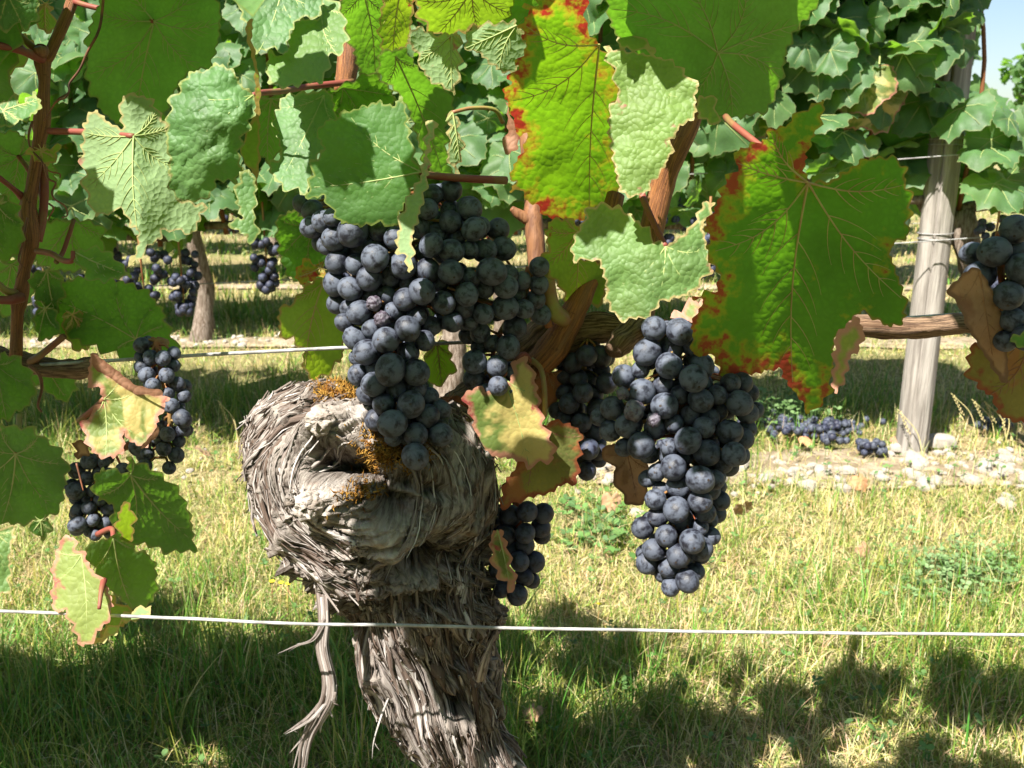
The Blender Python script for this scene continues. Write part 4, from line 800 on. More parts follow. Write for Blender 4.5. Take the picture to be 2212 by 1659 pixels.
# --- petioles and stalks seen on their own
wood('leafless_petiole', [T('F', 1400, 990) + (.50, .0017), T('F', 1450, 1040) + (.495, .0016), T('F', 1470, 1150) + (.49, .0015), T('F', 1470, 1290) + (.49, .0014)], M['petiole_green'], LV, n=5)
wood('leafless_petiole', [T('A', 75, 175) + (.49, .0018), T('A', 150, 240) + (.492, .0018), T('A', 230, 310) + (.495, .0022)], M['petiole'], LL, n=5)
wood('leafless_petiole', [T('A', -40, 260) + (.47, .002), T('A', 130, 300) + (.48, .0021), T('A', 250, 345) + (.492, .0028)], M['petiole'], LL, n=5)
wood('leafless_petiole', [T('M', -20, 1090) + (.48, .0022), T('M', 50, 1090) + (.485, .0024), T('M', 110, 1075) + (.495, .003)], M['petiole'], LL, n=5)
wood('leafless_petiole', [T('M', -20, 1000) + (.48, .002), T('M', 30, 1040) + (.485, .002), T('M', 80, 1060) + (.495, .0028)], M['petiole_green'], LL, n=5)
wood('leafless_petiole', [T('M', -20, 430) + (.48, .0014), T('M', 70, 500) + (.488, .0016), T('M', 120, 545) + (.495, .0024)], M['petiole'], LL, n=5)
wood('leafless_petiole', [T('M', 340, 1280) + (.505, .0018), T('M', 230, 1370) + (.51, .002), T('M', 160, 1420) + (.515, .0024)], M['petiole'], LL, n=5)

# ------------------------------------------------------------------ grapes
def uvs(nu, nv, fn):
    V = [(0, 0, 1)]; F = []
    for a in range(1, nv):
        ph = math.pi * a / nv
        for c in range(nu):
            th = 2 * math.pi * c / nu; V.append((math.sin(ph) * math.cos(th), math.sin(ph) * math.sin(th), math.cos(ph)))
    V.append((0, 0, -1)); V = fn(np.array(V)); L = len(V) - 1
    for c in range(nu): F.append((0, 1 + c, 1 + (c+1) % nu)); F.append((L, L - nu + (c+1) % nu, L - nu + c))
    for a in range(nv - 2):
        for c in range(nu): F.append((1+a*nu+c, 1+(a+1)*nu+c, 1+(a+1)*nu+(c+1) % nu, 1+a*nu+(c+1) % nu))
    return V, F
def meshdata(name, VF, mat):
    me = bpy.data.meshes.new(name); me.from_pydata([tuple(v) for v in VF[0]], [], VF[1]); me.shade_smooth(); me.materials.append(mat); return me
def g_norm(k):
    def f(V):
        V = V.copy(); V[:, 2] *= 1.03 + .03 * k; s = 1 + .03 * (fbm(V * 1.3 + k * 9, 2, k) - .5); top = np.exp(-((V[:, 2] - 1.03) / .10) ** 2); return V * (s - .07 * top)[:, None]
    return f
def g_wrk(k, amp):
    def f(V):
        a = fbm(V * 2.3 + k * 7, 3, k); r_ = np.abs(2 * fbm(V * np.array([2.4, 2.4, 1.0]) + k * 3, 2, k + 3) - 1); return V * (1 - amp * .9 + amp * 1.3 * (a - .3) + amp * 1.6 * np.clip(r_, 0, .35))[:, None]
    return f
GM = [meshdata('grape', uvs(28, 18, g_norm(k)), M['grape']) for k in range(4)]
GW = [meshdata('shrivelled_grape', uvs(40, 26, g_wrk(k, .24)), M['grape_wild']) for k in range(3)]
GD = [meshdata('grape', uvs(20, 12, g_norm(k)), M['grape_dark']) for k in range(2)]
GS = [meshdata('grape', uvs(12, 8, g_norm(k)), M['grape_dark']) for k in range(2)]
def bunch(reg, lst, D, lab, parent, shr=(), back=.95, seed=0, meshes=None, top=None, depth=.5, rmin=.94):
    r = np.random.default_rng(seed); A = np.array([(*T(reg, x, y), TS(reg, rad)) for x, y, rad in lst] + [(*T(reg, x, y), TS(reg, rad)) for x, y, rad in shr]); nm = len(lst)
    X = (A[:, 0] - 1106) / FPX * D; Yv = -(A[:, 1] - 829.5) / FPX * D; rad = A[:, 2] * D / FPX; med = np.median(rad[:nm])
    # axis of the bunch: running mean of X down its length
    o_ = np.argsort(-Yv); axis_x = np.array([np.average(X, weights=np.exp(-((Yv - y) / .03) ** 2)) for y in Yv]); halfw = np.array([np.sqrt(np.average((X - a) ** 2, weights=np.exp(-((Yv - y) / .03) ** 2))) for a, y in zip(axis_x, Yv)]) * 1.8 + med
    u = np.clip((X - axis_x) / halfw, -1, 1); Z = depth * halfw * (1 - np.sqrt(1 - .9 * u * u)) + .9 * (med * 1.15 - rad)
    Z[nm:] = Z[:].min() - .002
    rr_ = np.maximum(rad * 1.09, med * rmin) * (.96 + .08 * r.random(len(rad))); rr_[nm:] = rad[nm:]
    pos = np.stack([X, Yv, Z], 1)
    nb = int(len(X) * back); idx = r.choice(len(X), nb, replace=False)
    bp = pos[idx].copy(); bp[:, 0] = axis_x[idx] + (bp[:, 0] - axis_x[idx]) * .75 + r.normal(size=nb) * med * .4; bp[:, 1] += r.normal(size=nb) * med * .5 + med * .3; bp[:, 2] = Z[idx] + med * (1.9 + 1.5 * r.random(nb))
    pos = np.vstack([pos, bp]); rr_ = np.concatenate([rr_, np.full(nb, med * .95)]); n = len(pos); isb = np.arange(n) >= len(X)
    for it in range(60):
        d = pos[:, None] - pos[None]; dist = np.linalg.norm(d, axis=2) + np.eye(n); ov = np.clip((rr_[:, None] + rr_[None]) * .945 - dist, 0, None); np.fill_diagonal(ov, 0)
        sg = np.sign(d[..., 2] + (np.arange(n)[:, None] - np.arange(n)[None]) * 1e-7)
        dirv = d / dist[..., None]; pushz = (ov * sg).sum(1) * .30; pxy = (ov[..., None] * dirv[..., :2]).sum(1)
        pos[:, 2] += np.clip(pushz, -.002, .002); pos[:, :2] += pxy * np.where(isb, .25, .03)[:, None]
    pos[:, 2] -= np.percentile(pos[:len(X), 2], 15)
    Wp = C0 + pos[:, :1] * RT + pos[:, 1:2] * UP + (D + pos[:, 2:3]) * FW
    # rachis and pedicels
    core = []
    ysort = np.sort(pos[:, 1])[::-1]
    for q in np.linspace(0, 1, 8):
        y = ysort[0] + (ysort[-1] - ysort[0]) * q * .92; wg = np.exp(-((pos[:, 1] - y) / .02) ** 2) + 1e-9; core.append([np.average(pos[:, 0], weights=wg), y, np.average(pos[:, 2], weights=wg) + med * .3])
    core = np.array(core)
    if top is not None: core = np.vstack([[(top[0] - 1106) / FPX * D, -(top[1] - 829.5) / FPX * D, top[2] - D], core])
    cw = C0 + core[:, :1] * RT + core[:, 1:2] * UP + (D + core[:, 2:3]) * FW; cw = smoothline(cw, 4); acc = [tube(cw, np.linspace(.0024, .001, len(cw)), 6)]
    dirs = []
    for p in Wp:
        k = np.argmin(np.linalg.norm(cw - p - np.array([0, 0, .006]), axis=1)); a = cw[k]; mid = (a + p) / 2 + np.array([0, 0, .002]); acc.append(tube(np.array([a, mid, p]), [.0009, .0007, .0008], 4, False)); dv = a - p; dirs.append(dv / (np.linalg.norm(dv) + 1e-9))
    v, f = merge(acc); b_ = put(mk('grape_bunch', v, f, M['stem']), parent); b_['label'] = lab
    ms = meshes or GM
    for k in range(n):
        sh = nm <= k < len(X); me = GW[k % 3] if sh else ms[k % len(ms)]
        q = (Vector(dirs[k]) + Vector(r.normal(size=3)) * .35).to_track_quat('Z', 'Y') @ Euler((0, 0, r.random() * 6)).to_quaternion()
        s = rr_[k]; o = inst(me.name.split('.')[0], me, b_, Matrix.Translation(Vector(Wp[k])) @ q.to_matrix().to_4x4() @ Matrix.Diagonal((s * (.94 + .1 * r.random()), s * (.96 + .08 * r.random()), s * (.95 + .12 * r.random()), 1)))
    return b_
MAIN = [(960,80,58),(880,110,50),(855,190,52),(960,170,50),(1065,180,68),(970,255,55),(1220,265,58),(1235,365,62),(1095,290,60),(1130,260,45),(1145,390,58),(985,415,62),(1070,400,45),(895,315,55),(800,280,55),(880,390,55),(1000,320,45),
(125,110,45),(190,165,55),(215,250,60),(275,245,55),(340,240,48),(455,320,75),(350,345,60),(235,330,40),(285,360,45),(370,410,45),(480,390,60),(600,310,60),(570,400,55),(680,350,55),(640,390,40),(360,460,60),(455,480,50),(580,460,65),(720,495,65),(850,515,65),(975,525,62),(1070,545,52),(1190,525,70),(1280,520,48),(1350,540,45),(1260,585,60),(1150,600,48),
(335,575,62),(430,605,62),(540,555,62),(645,545,52),(740,580,45),(905,580,45),(330,670,52),(545,630,45),(625,645,45),(820,640,65),(735,675,60),(935,690,62),(1055,645,58),(1035,710,50),(1260,695,62),(1365,700,52),(1140,740,52),(1060,770,40),
(410,715,40),(480,735,58),(665,720,48),(395,785,45),(545,825,50),(790,760,50),(750,830,62),(860,800,45),(980,780,55),(455,870,60),(630,890,65),(830,885,50),(530,945,65),(470,975,50),(740,950,58),(470,1065,50),(560,1040,50),(660,1045,70),(785,1060,65),(570,1120,62),(520,1165,60),(680,1155,52),(780,1145,50),(620,1220,58),(765,1230,68),(835,1180,40),(570,1310,58),(675,1325,70),(840,1290,60),(900,1260,50),(670,1395,50),(785,1390,62),(910,1390,62),(790,1490,68),(730,1400,40)]
bunch('F', MAIN, .452, 'large centre bunch of dark blue grapes resting on the knotted trunk', vine, shr=[(565, 690, 46), (610, 775, 46)], seed=1, top=(1000, 430, .50))
bunch('F', [(1100,1005,62),(1220,1025,55),(1095,1085,52),(1295,1050,50),(1225,1130,50),(1160,1165,48),(1280,1150,50),(1060,860,40),(1130,850,52),(1310,820,58),(1275,920,58),(1130,910,45),(1190,900,40),(1440,510,50),(1440,590,48),(1450,730,50),(1430,660,45),(1320,640,45)], .478, 'small side bunch hanging between the centre bunch and the turning leaf', vine, seed=2, back=.4, top=(1190, 700, .50))
RIGHT = [(475,165,65),(605,180,70),(445,285,65),(585,255,60),(555,355,70),(415,370,45),(690,260,50),(735,355,60),(340,410,58),(420,500,72),(545,465,52),(675,430,70),(760,450,45),(620,510,50),(715,540,60),(530,580,66),(270,585,60),(265,710,55),(210,640,30),(350,680,68),(500,690,55),(405,780,66),(335,800,50),(820,510,50),(900,455,50),(970,455,55),(1030,500,50),(935,555,62),(1065,600,42),(1000,610,55),(780,640,55),(735,680,55),(840,610,45),(640,750,66),(755,820,68),(885,715,62),(970,750,55),(1015,700,35),(880,830,58),(965,845,55),(900,900,50),(650,840,45),(560,830,45),(570,890,62),(480,840,40),(500,930,45),(470,970,45),(700,955,70),(610,1005,60),(530,1030,35),(780,970,50),(830,950,40),(790,1020,50),(840,1010,35),(490,1070,50),(710,1075,58),(590,1120,66),(825,1075,50),(770,1100,45),(510,1165,55),(640,1180,60),(740,1140,50),(835,1170,50),(790,1200,45),(435,1235,55),(535,1270,58),(660,1280,60),(735,1210,40),(780,1250,45),(485,1345,55),(600,1360,60),(720,1325,60),(460,1415,55),(655,1400,40),(740,1385,40),(565,1440,52),(705,1460,45),(650,1495,58),(550,1490,40),(573,1540,40),(580,660,50),(680,620,50),(640,660,40),(850,880,50),(560,800,45)]
bunch('I', RIGHT, .440, 'long right bunch of dark blue grapes hanging free over the sunny grass', vine, shr=[(370, 595, 60), (312, 505, 36), (468, 642, 42)], seed=3, top=(1440, 690, .51))
bunch('H', [(550,1030,52),(520,890,55),(440,890,50),(380,930,50),(310,910,45),(400,1000,45),(460,1010,40),(500,1090,45),(420,1080,50),(360,1140,50),(510,1170,55),(420,1240,50),(490,1290,50),(460,1380,50),(510,1400,45),(450,1495,48),(520,1440,35),(340,1080,45),(300,1180,45),(330,1220,45),(390,1170,45),(560,900,40),(480,840,40),(380,1320,45),(440,1440,40),(350,990,45),(540,960,40)], .515, 'shaded black bunch hanging behind the dead leaves in the middle', vine, seed=4, meshes=GD, top=(1270, 730, .52))
bunch('E', [(612,275,31),(590,330,28),(655,330,31),(720,335,32),(610,370,33),(745,365,28),(645,410,33),(735,410,32),(680,450,32),(640,455,25),(765,450,30),(735,490,27),(790,500,29),(755,545,30),(800,600,35),(770,570,25),(790,650,30),(740,670,31),(690,640,25),(725,735,31),(760,760,33),(735,820,28),(690,680,28),(650,800,30),(765,705,22),(600,735,40),(590,770,30),(750,310,24),(640,760,28)], .480, 'slender left bunch crossing the upper wire', vineL, seed=5, back=.35, top=(335, 738, .495))
bunch('E', [(388,790,34),(323,832,34),(445,795,25),(295,900,28),(345,915,37),(375,865,28),(415,840,25),(400,920,28),(315,960,25),(370,960,27),(395,990,30),(340,1010,32),(305,1030,26),(460,1000,28),(365,1060,33),(325,1090,29),(415,1050,28),(380,1100,25),(440,1070,30),(450,1110,28),(420,1110,25),(480,1040,25),(520,830,30),(480,900,28),(470,850,28),(440,960,26)], .482, 'lower left bunch of smaller grapes behind the green leaf', vineL, seed=6, back=.45, top=(250, 965, .50))
bunch('G', [(1240,570,42),(1165,595,40),(1300,590,42),(1140,675,45),(1228,665,42),(1295,650,40),(1300,690,38),(1222,720,36),(1170,740,38),(1205,780,40),(1265,800,44),(1225,855,38),(1255,880,32),(1195,925,42),(1130,915,36),(1110,600,36),(1180,690,34),(1110,830,36)], .515, 'small shaded bunch peeping out right of the trunk', vine, seed=7, meshes=GD, back=.4, top=(1090, 1050, .53))
bunch('J', [(1410,655,65),(1320,760,66),(1440,750,60),(1300,855,66),(1430,840,66),(1385,965,66),(1470,920,60),(1500,680,60),(1510,800,60),(1520,1000,60),(1440,1080,55),(1470,1170,60),(1430,1180,50)], .405, 'blurred bunch at the right edge of the picture', vine, seed=8, back=.4, top=(2240, 650, .46))
# ------------------------------------------------------------------ wires of the near row
def wire(pts, r, lab, mat='wire', wob=.0006, group=None, seed=0, n=14):
    q = smoothline([tuple(P(x, y, D)) for x, y, D in pts], n); q = q + (fbm(q * 18, 3, seed)[:, None] - .5) * wob * 2 * UP; v, f = tube(q, r, 7)
    return tag(mk('trellis_wire', v, f, M[mat]), lab, 'wire', group)
wire([(-250, 1312, .445), (0, 1320, .443), (300, 1331, .44), (620, 1345, .44), (900, 1352, .44), (1106, 1357, .44), (1500, 1364, .44), (1850, 1367, .44), (2212, 1371, .44), (2500, 1376, .44)], .00084, 'pale lower trellis wire crossing in front of the trunk')
wire([(-250, 805, .525), (80, 787, .515), (350, 771, .512), (640, 757, .512), (935, 742, .52), (1100, 736, .525), (1400, 722, .535), (1900, 690, .545), (2450, 655, .55)], .0011, 'upper trellis wire behind the left bunch', seed=3)

# ================================================================== GENERIC VINE LEAVES
def generic_leaf(seed, nper=72, rings=5, teeth=.055):
    """unit leaf: petiole joint at the origin, tip towards -Z, upper face towards -Y; about 1 wide"""
    r = np.random.default_rng(seed); th = np.linspace(-math.pi, math.pi, nper, endpoint=False) + math.pi / nper
    rad = .42 + .16 * np.exp(-(th / .42) ** 2)
    for c, a, s in ((.98, .10, .34), (-.98, .10, .34), (1.85, .05, .4), (-1.85, .05, .4)): rad += a * (.8 + .5 * r.random()) * np.exp(-((th - c) / s) ** 2)
    rad *= 1 - .72 * np.exp(-((np.abs(th) - math.pi) / .30) ** 2)
    tooth = (np.arange(nper) % 3 == 0) * teeth - teeth * .3; rad = rad * (1 + tooth + .05 * (r.random(nper) - .5))
    V = [(0, 0, 0)]; E = [.3]
    k1, k2, k3 = .25 + .5 * r.random(), (r.random() - .5) * .5, r.random() * 6
    for q in range(1, rings + 1):
        f = (q / rings) ** .85
        for a, b_ in zip(th, rad):
            x, z = math.sin(a) * b_ * f, -math.cos(a) * b_ * f
            y = k1 * (x * x + .6 * z * z) * .9 + k2 * x * z + .035 * math.sin(3 * a + k3) * f * f + .05 * math.sin(x * 14 + k3) * math.sin(z * 13) * f
            y += -.05 * abs(math.sin(a * 3.2)) * f * (1 - f) * 2
            V.append((x, y, z)); E.append((1 - f) * b_)
    F = [(0, 1 + c, 1 + (c+1) % nper) for c in range(nper)]
    for q in range(rings - 1):
        for c in range(nper):
            a, b_ = 1 + q*nper + c, 1 + q*nper + (c+1) % nper; F.append((a, a + nper, b_ + nper, b_))
    return np.array(V), F, np.array(E)
def leaf_me(name, seed, mat, vein=True):
    V, F, E = generic_leaf(seed); me = bpy.data.meshes.new(name)
    vv = [tuple(v) for v in V]; ff = list(F)
    nb = len(ff)
    if vein:
        def sf(x, z):
            d = (V[:, 0] - x) ** 2 + (V[:, 2] - z) ** 2; k = np.argsort(d)[:4]; wgt = 1 / (d[k] + 1e-5); return float((V[k, 1] * wgt).sum() / wgt.sum())
        for a, L in ((0, .54), (.92, .46), (-.92, .46), (1.85, .36), (-1.85, .36)):
            pts = [(math.sin(a) * L * t, sf(math.sin(a) * L * t, -math.cos(a) * L * t) - .004, -math.cos(a) * L * t) for t in np.linspace(0, 1, 7)]
            v, f = tube(np.array(pts), np.linspace(.008, .003, 7), 4, False); o = len(vv); vv += [tuple(x) for x in v]; ff += [tuple(i + o for i in q) for q in f]
        v, f = tube(np.array([(0, 0, 0), (0, .10, .10), (.03, .28, .20)]), [.014, .012, .014], 5, False); o = len(vv); vv += [tuple(x) for x in v]; ff += [tuple(i + o for i in q) for q in f]
    me.from_pydata(vv, [], ff); me.shade_smooth(); me.materials.append(mat); me.materials.append(M['vein'])
    mi = np.zeros(len(ff), np.int32); mi[nb:] = 1; me.polygons.foreach_set('material_index', mi)
    e = np.zeros(len(vv), np.float32); e[:len(E)] = E * .1; me.attributes.new('edge', 'FLOAT', 'POINT').data.foreach_set('value', e)
    me.attributes.new('lc', 'FLOAT_VECTOR', 'POINT').data.foreach_set('vector', (np.array(vv, np.float32) * .1).ravel()); me.update()
    return me
LM = [leaf_me('leaf', 100 + k, M['leaf_far']) for k in range(7)]
LY = [leaf_me('leaf', 130 + k, M['leaf_turn']) for k in range(2)]
def leaf_rot(rg, face=(0, -1, .35), spread=.55, droop=0.):
    n = Vector(face).normalized() + Vector(rg.normal(size=3)) * spread; n.normalize()          # direction of the upper face
    dn = Vector((rg.normal() * .5, rg.normal() * .25, -1)); zt = -(dn - n * dn.dot(n)).normalized(); yt = -n; xt = yt.cross(zt)
    return Matrix((xt, yt, zt)).transposed().to_4x4()
def foliage_mesh(name, mats, parent, seed, low=True, mat='leaf_far', n=60):
    acc = []; es = []; lcs = []
    src = [generic_leaf(200 + k, 24 if low else 48, 2 if low else 4, .09) for k in range(5)]
    Vs = []; Ts = []; o = 0
    for k, Mx in enumerate(mats):
        V, F, E = src[k % 5]; A = np.array(Mx); W = V @ A[:3, :3].T + A[:3, 3]; Vs.append(W); es.append(E * .1); lcs.append(V * .1 + np.array([0, 0, (k % 97) * .37]))
        tr = []
        for q in F:
            tr.append(q[:3])
            if len(q) == 4: tr.append((q[0], q[2], q[3]))
        Ts.append(np.array(tr) + o); o += len(V)
    ob = mkfast(name, np.vstack(Vs), np.vstack(Ts), M[mat], attrs={'edge': np.concatenate(es), 'lc': np.vstack(lcs)}, smooth=True)
    if parent: put(ob, parent)
    return tag(ob, kind='stuff')
def mat_at(p, rg, size, **kw): return Matrix.Translation(Vector(p)) @ leaf_rot(rg, **kw) @ Matrix.Diagonal((size, size, size, 1))
# unseen leaves of the near row, added above the frame to place shade below
rg = np.random.default_rng(11); mm = {0: [], 1: []}
sv = np.array(SUN)
OPEN = [P(a, b_, c) for a, b_, c in ((440, 230, .437), (420, 360, .437), (610, 40, .437), (640, 130, .444), (620, 210, .444), (640, 290, .462), (640, 370, .462), (1200, 150, .44), (1160, 330, .44), (1250, 60, .44), (1400, 250, .436), (1390, 350, .436),
        (1330, 560, .452), (1480, 560, .452), (1400, 620, .452), (1590, 520, .38), (1690, 330, .385), (740, 620, .45), (800, 800, .45), (850, 930, .45), (700, 500, .45), (880, 960, .45), (620, 1000, .475), (590, 930, .48), (680, 1150, .475), (750, 1080, .465), (820, 1160, .465), (640, 1080, .475),
        (850, 1420, .505), (880, 1500, .51), (920, 1600, .52), (1420, 760, .44), (1530, 980, .44), (1450, 1150, .44), (1400, 900, .44), (1470, 1250, .44), (300, 860, .452), (260, 920, .452), (170, 1280, .443), (230, 1330, .443), (1080, 830, .478), (270, 330, .46), (230, 270, .46), (700, 1450, .48), (690, 1560, .48), (350, 800, .48), (50, 240, .455), (880, 460, .435), (690, 720, .5), (660, 640, .5), (720, 780, .5))]
def allowed(p, rad):
    p = np.array(p)
    for q in OPEN:
        v = p - q; t = v @ sv
        if t > 0 and np.linalg.norm(v - sv * t) < rad: return False
    g = p - sv * (p[2] / sv[2]); gx_, gy_, _ = proj(g)
    if rg.random() < .06 and gy_ > 1330: return True
    return gy_ > 1425 + 55 * math.sin(gx_ * .0042 + 1.0) + 28 * math.sin(gx_ * .0131) and not (1350 < gx_ < 1650 and gy_ < 1560)
for k in range(900):
    x = -.95 + 1.9 * rg.random(); y = ROW[0] - .03 + .13 * rg.normal(); z = .645 + .09 * rg.random() ** 1.3; sz = .08 + .05 * rg.random()
    px, py, D = proj((x, y, z - .03))
    if D < .25 or (py > -70 and -60 < px < 2270) or (px > 1600 and py > -330): continue
    if not allowed((x, y, z - .02), sz * .48): continue
    if len(mm[0]) + len(mm[1]) > 170: break
    mm[0 if x < -.35 else 1].append(mat_at((x, y, z), rg, sz, face=(-.2, -.4, .7), spread=.6))
for (tx_, ty_, td_, zz, sz) in ((1010, 1130, .468, .69, .085), (1020, 1290, .485, .69, .085), (60, 900, .47, .69, .07), (740, 300, .442, .69, .045), (1890, 420, .40, .69, .075), (1660, 900, .45, .69, .055), (1110, 470, .46, .69, .06), (1130, 640, .475, .69, .07), (1650, 1010, .465, .69, .07), (1000, 1000, .47, .70, .07), (960, 1150, .465, .69, .06), (1060, 1450, .52, .69, .06), (1830, 600, .395, .69, .085), (1250, 330, .445, .69, .045), (2150, 620, .405, .69, .08), (1540, 110, .46, .70, .085), (1640, 60, .46, .70, .06)):
    p0 = P(tx_, ty_, td_); q0 = p0 + sv * ((zz - p0[2]) / sv[2]); x_, y_, D_ = proj(q0)  # extra leaf set on the sun ray, added to shade a chosen spot
    if y_ > -25: q0 = q0 + np.array([0, 0, .03])
    mm[0 if q0[0] < -.35 else 1].append(mat_at(q0, rg, sz, face=(-.3, -.4, .8), spread=.15))
for k, vn in ((0, vineL), (1, vine)): foliage_mesh('shade_foliage', mm[k], vn, k, False, 'leaf')

# ================================================================== SECOND ROW
def far_trunk(parent, x, Y, h, r0, seed, lean=0., seg=14, n=26):
    z = np.linspace(-.02, h, n); rg = np.random.default_rng(seed); ph = rg.random() * 6
    pts = np.stack([x + lean * z / h + .02 * np.sin(z * 16 + ph) * (z / h), Y + .012 * np.sin(z * 19 + ph * 2), z], 1); rad = r0 * (1.15 - .35 * z / h + .25 * np.exp(-((z - .02) / .05) ** 2) + .45 * np.exp(-((z - h * .92) / .05) ** 2))
    V, F = tube(pts, rad, seg); V = np.array(V); cen = np.repeat(pts, seg, 0); nn_ = fbm(V * np.array([60, 60, 18]), 4, seed) - .5; V = cen + (V - cen) * (1 + 1.1 * nn_)[:, None]
    return put(mk('trunk', V, F, M['farbark']), parent)
def bg_bunch(parent, p, L, wd, seed, meshes, n=46, rg_=.0075):
    r = np.random.default_rng(seed); p = np.array(p); v, f = tube(np.array([p + np.array([0, 0, .03]), p, p - np.array([0, 0, L])]), [.002, .002, .001], 5); b_ = put(mk('grape_bunch', v, f, M['stem']), parent)
    for k in range(n):
        t = r.random() ** .8; ww = wd * (1 - .75 * t) * (.35 + .65 * min(1, t * 6 + .5)); a = r.random() * 6.283; rr2 = ww * (.55 + .45 * r.random()); q = p + np.array([math.cos(a) * rr2, math.sin(a) * rr2, -t * L]); s = rg_ * (.85 + .3 * r.random())
        inst('grape', meshes[k % len(meshes)], b_, Matrix.Translation(Vector(q)) @ Matrix.Diagonal((s, s, s, 1)))
    return b_
def row_vine(x, Y, lab, seed, xs, zr, nleaf, nback, bunches, h=.42, r0=.024, lean=0., trunk_on=True, thick=.13):
    root = tag(empty('grapevine', (x, Y, 0)), lab, 'grapevine', 'vines of the second row'); rg = np.random.default_rng(seed)
    far_trunk(root, x, Y, h, r0, seed, lean)
    # two arms along the wire and upright shoots
    for s in (-1, 1):
        pts = np.array([[x + lean, Y, h - .02], [x + lean + s * .06, Y + .01, h + .01], [x + s * .25, Y, h + .02], [x + s * .42, Y, h + .015]]); v, f = tube(smoothline(pts, 5), np.linspace(.012, .007, 16), 8); put(mk('cordon', v, f, M['farbark']), root)
    for k in range(7):
        a = x + (k - 3) * .13 + rg.normal() * .02; a = min(max(a, xs[0]), xs[1]); pts = np.array([[a, Y, h], [a + rg.normal() * .02, Y - .02, h + .25], [a + rg.normal() * .05, Y - .03 * rg.random(), h + .5], [a + rg.normal() * .07, Y, h + .78]])
        v, f = tube(smoothline(pts, 5), np.linspace(.0045, .0025, 16), 6); put(mk('cane', v, f, M['cane']), root)
    mm = []; cnt = 0; cand = []
    for k in range(nleaf):
        px = xs[0] + (xs[1] - xs[0]) * rg.random(); z = zr[0] + (zr[1] - zr[0]) * rg.random() ** .9; py = Y - thick * (.35 + .65 * rg.random()) + .02
        low_edge = zr[0] + .06 * float(vnoise(np.array([px * 9, seed, 0.])));
        if z < low_edge: z = low_edge + .1 * rg.random()
        if seed == 41 and (z > .64 and px > .74): px = .38 + .36 * rg.random()
        if seed == 41 and .585 < px < .735 and z < .64: z = .66 + .3 * rg.random()
        cand.append((px, py, z))
    for c in cand:
        sx_, sy_, D = proj(c); A = mat_at(c, rg, .055 + .07 * rg.random(), face=(-.15, -.75, .6), spread=.5)
        if seed == 41 and 1890 < sx_ < 2110 and sy_ > 270 and .5 < c[0] < .8: continue
        if -120 < sx_ < 2330 and -140 < sy_ < 900 and cnt < 290:
            me = LY[cnt % 2] if rg.random() < .03 else LM[int(rg.integers(7))]; inst('leaf', me, root, Matrix.Translation(-root.location) @ A); cnt += 1
        else: mm.append(A)
    for k in range(nback):
        c = (xs[0] + (xs[1] - xs[0]) * rg.random(), Y + thick * (-.2 + 1.1 * rg.random()), zr[0] + .03 + (zr[1] - zr[0]) * rg.random())
        if seed == 41 and c[2] > .6 and c[0] > .70: c = (.36 + .34 * rg.random(), c[1], c[2])
        mm.append(mat_at(c, rg, .08 + .05 * rg.random(), face=(0, -.5, .6), spread=.8))
    foliage_mesh('foliage', mm, root, seed)
    for k, (bx_, bz_, L, wd) in enumerate(bunches): bg_bunch(root, (bx_, Y - .05 - .04 * rg.random(), bz_), L, wd, seed * 10 + k, GS, 44)
    return root
Y2 = ROW[1]
row_vine(1.03, Y2 + .06, 'twisted vine behind the grey post with hanging leaves at the right', 41, (.36, .90), (.47, 1.12), 225, 170, [(.82, .46, .12, .04), (.95, .50, .10, .035)], .46, .022, -.24)
row_vine(-.12, Y2 + .04, 'vine of the row behind, its trunk hidden behind the centre bunch', 42, (-.52, .37), (.43, 1.0), 250, 160, [(-.30, .44, .12, .04), (.1, .46, .11, .04), (.25, .47, .1, .035), (-.42, .45, .12, .04), (.33, .46, .1, .035)], .42, .024)
row_vine(-1.02, Y2 + .03, 'vine of the row behind at the left, mostly hidden by the left leaves', 43, (-1.45, -.52), (.40, 1.0), 250, 160, [(-.62, .41, .13, .045), (-.70, .40, .14, .05), (-.80, .39, .13, .045), (-.56, .40, .11, .04), (-.95, .39, .12, .04)], .40, .024)
# ------------------------------------------------------------------ post
def post(px_base, py_base, px_up, py_up, Dup, h, r0, r1, lab, seed):
    b0 = groundpt(px_base, py_base); u = P(px_up, py_up, Dup); ax = (u - b0) / np.linalg.norm(u - b0); n, seg = 60, 90
    L = h / ax[2]; root = tag(empty('vineyard_post', tuple(b0)), lab, 'post'); V = []; t = np.linspace(-.03, L, n)
    for q in t:
        rr2 = r0 + (r1 - r0) * q / L
        for k in range(seg):
            th = 2 * math.pi * k / seg; c = np.array([math.cos(th), math.sin(th), 0]); cr = math.exp(-((th - 4.15 - .10 * math.sin(q * 5)) / .06) ** 2)
            nz = float(fbm(np.array([math.cos(th) * 2.2, math.sin(th) * 2.2, q * 2.0]), 3, seed)); V.append(b0 + ax * q + c * rr2 * (.93 + .14 * nz - .30 * cr))
    F = [(i*seg+k, i*seg+(k+1) % seg, (i+1)*seg+(k+1) % seg, (i+1)*seg+k) for i in range(n-1) for k in range(seg)] + [tuple((n-1)*seg+k for k in range(seg))]
    put(mk('shaft', V, F, M['post']), root)
    for (yy_, tilt) in ((300, .02), (312, -.01), (505, .03), (518, 0)):
        q = (P(px_up, yy_, Dup) - b0)[2] / ax[2]; c = b0 + ax * q; rr2 = (r0 + (r1 - r0) * q / L) * 1.05; a = np.linspace(0, 2 * math.pi, 24); ring = np.stack([c[0] + rr2 * np.cos(a), c[1] + rr2 * np.sin(a), c[2] + tilt * np.cos(a) * rr2], 1)
        v, f = tube(ring, .0010, 5, False); put(mk('wire_tie', v, f, M['wire_dark']), root)
    return root
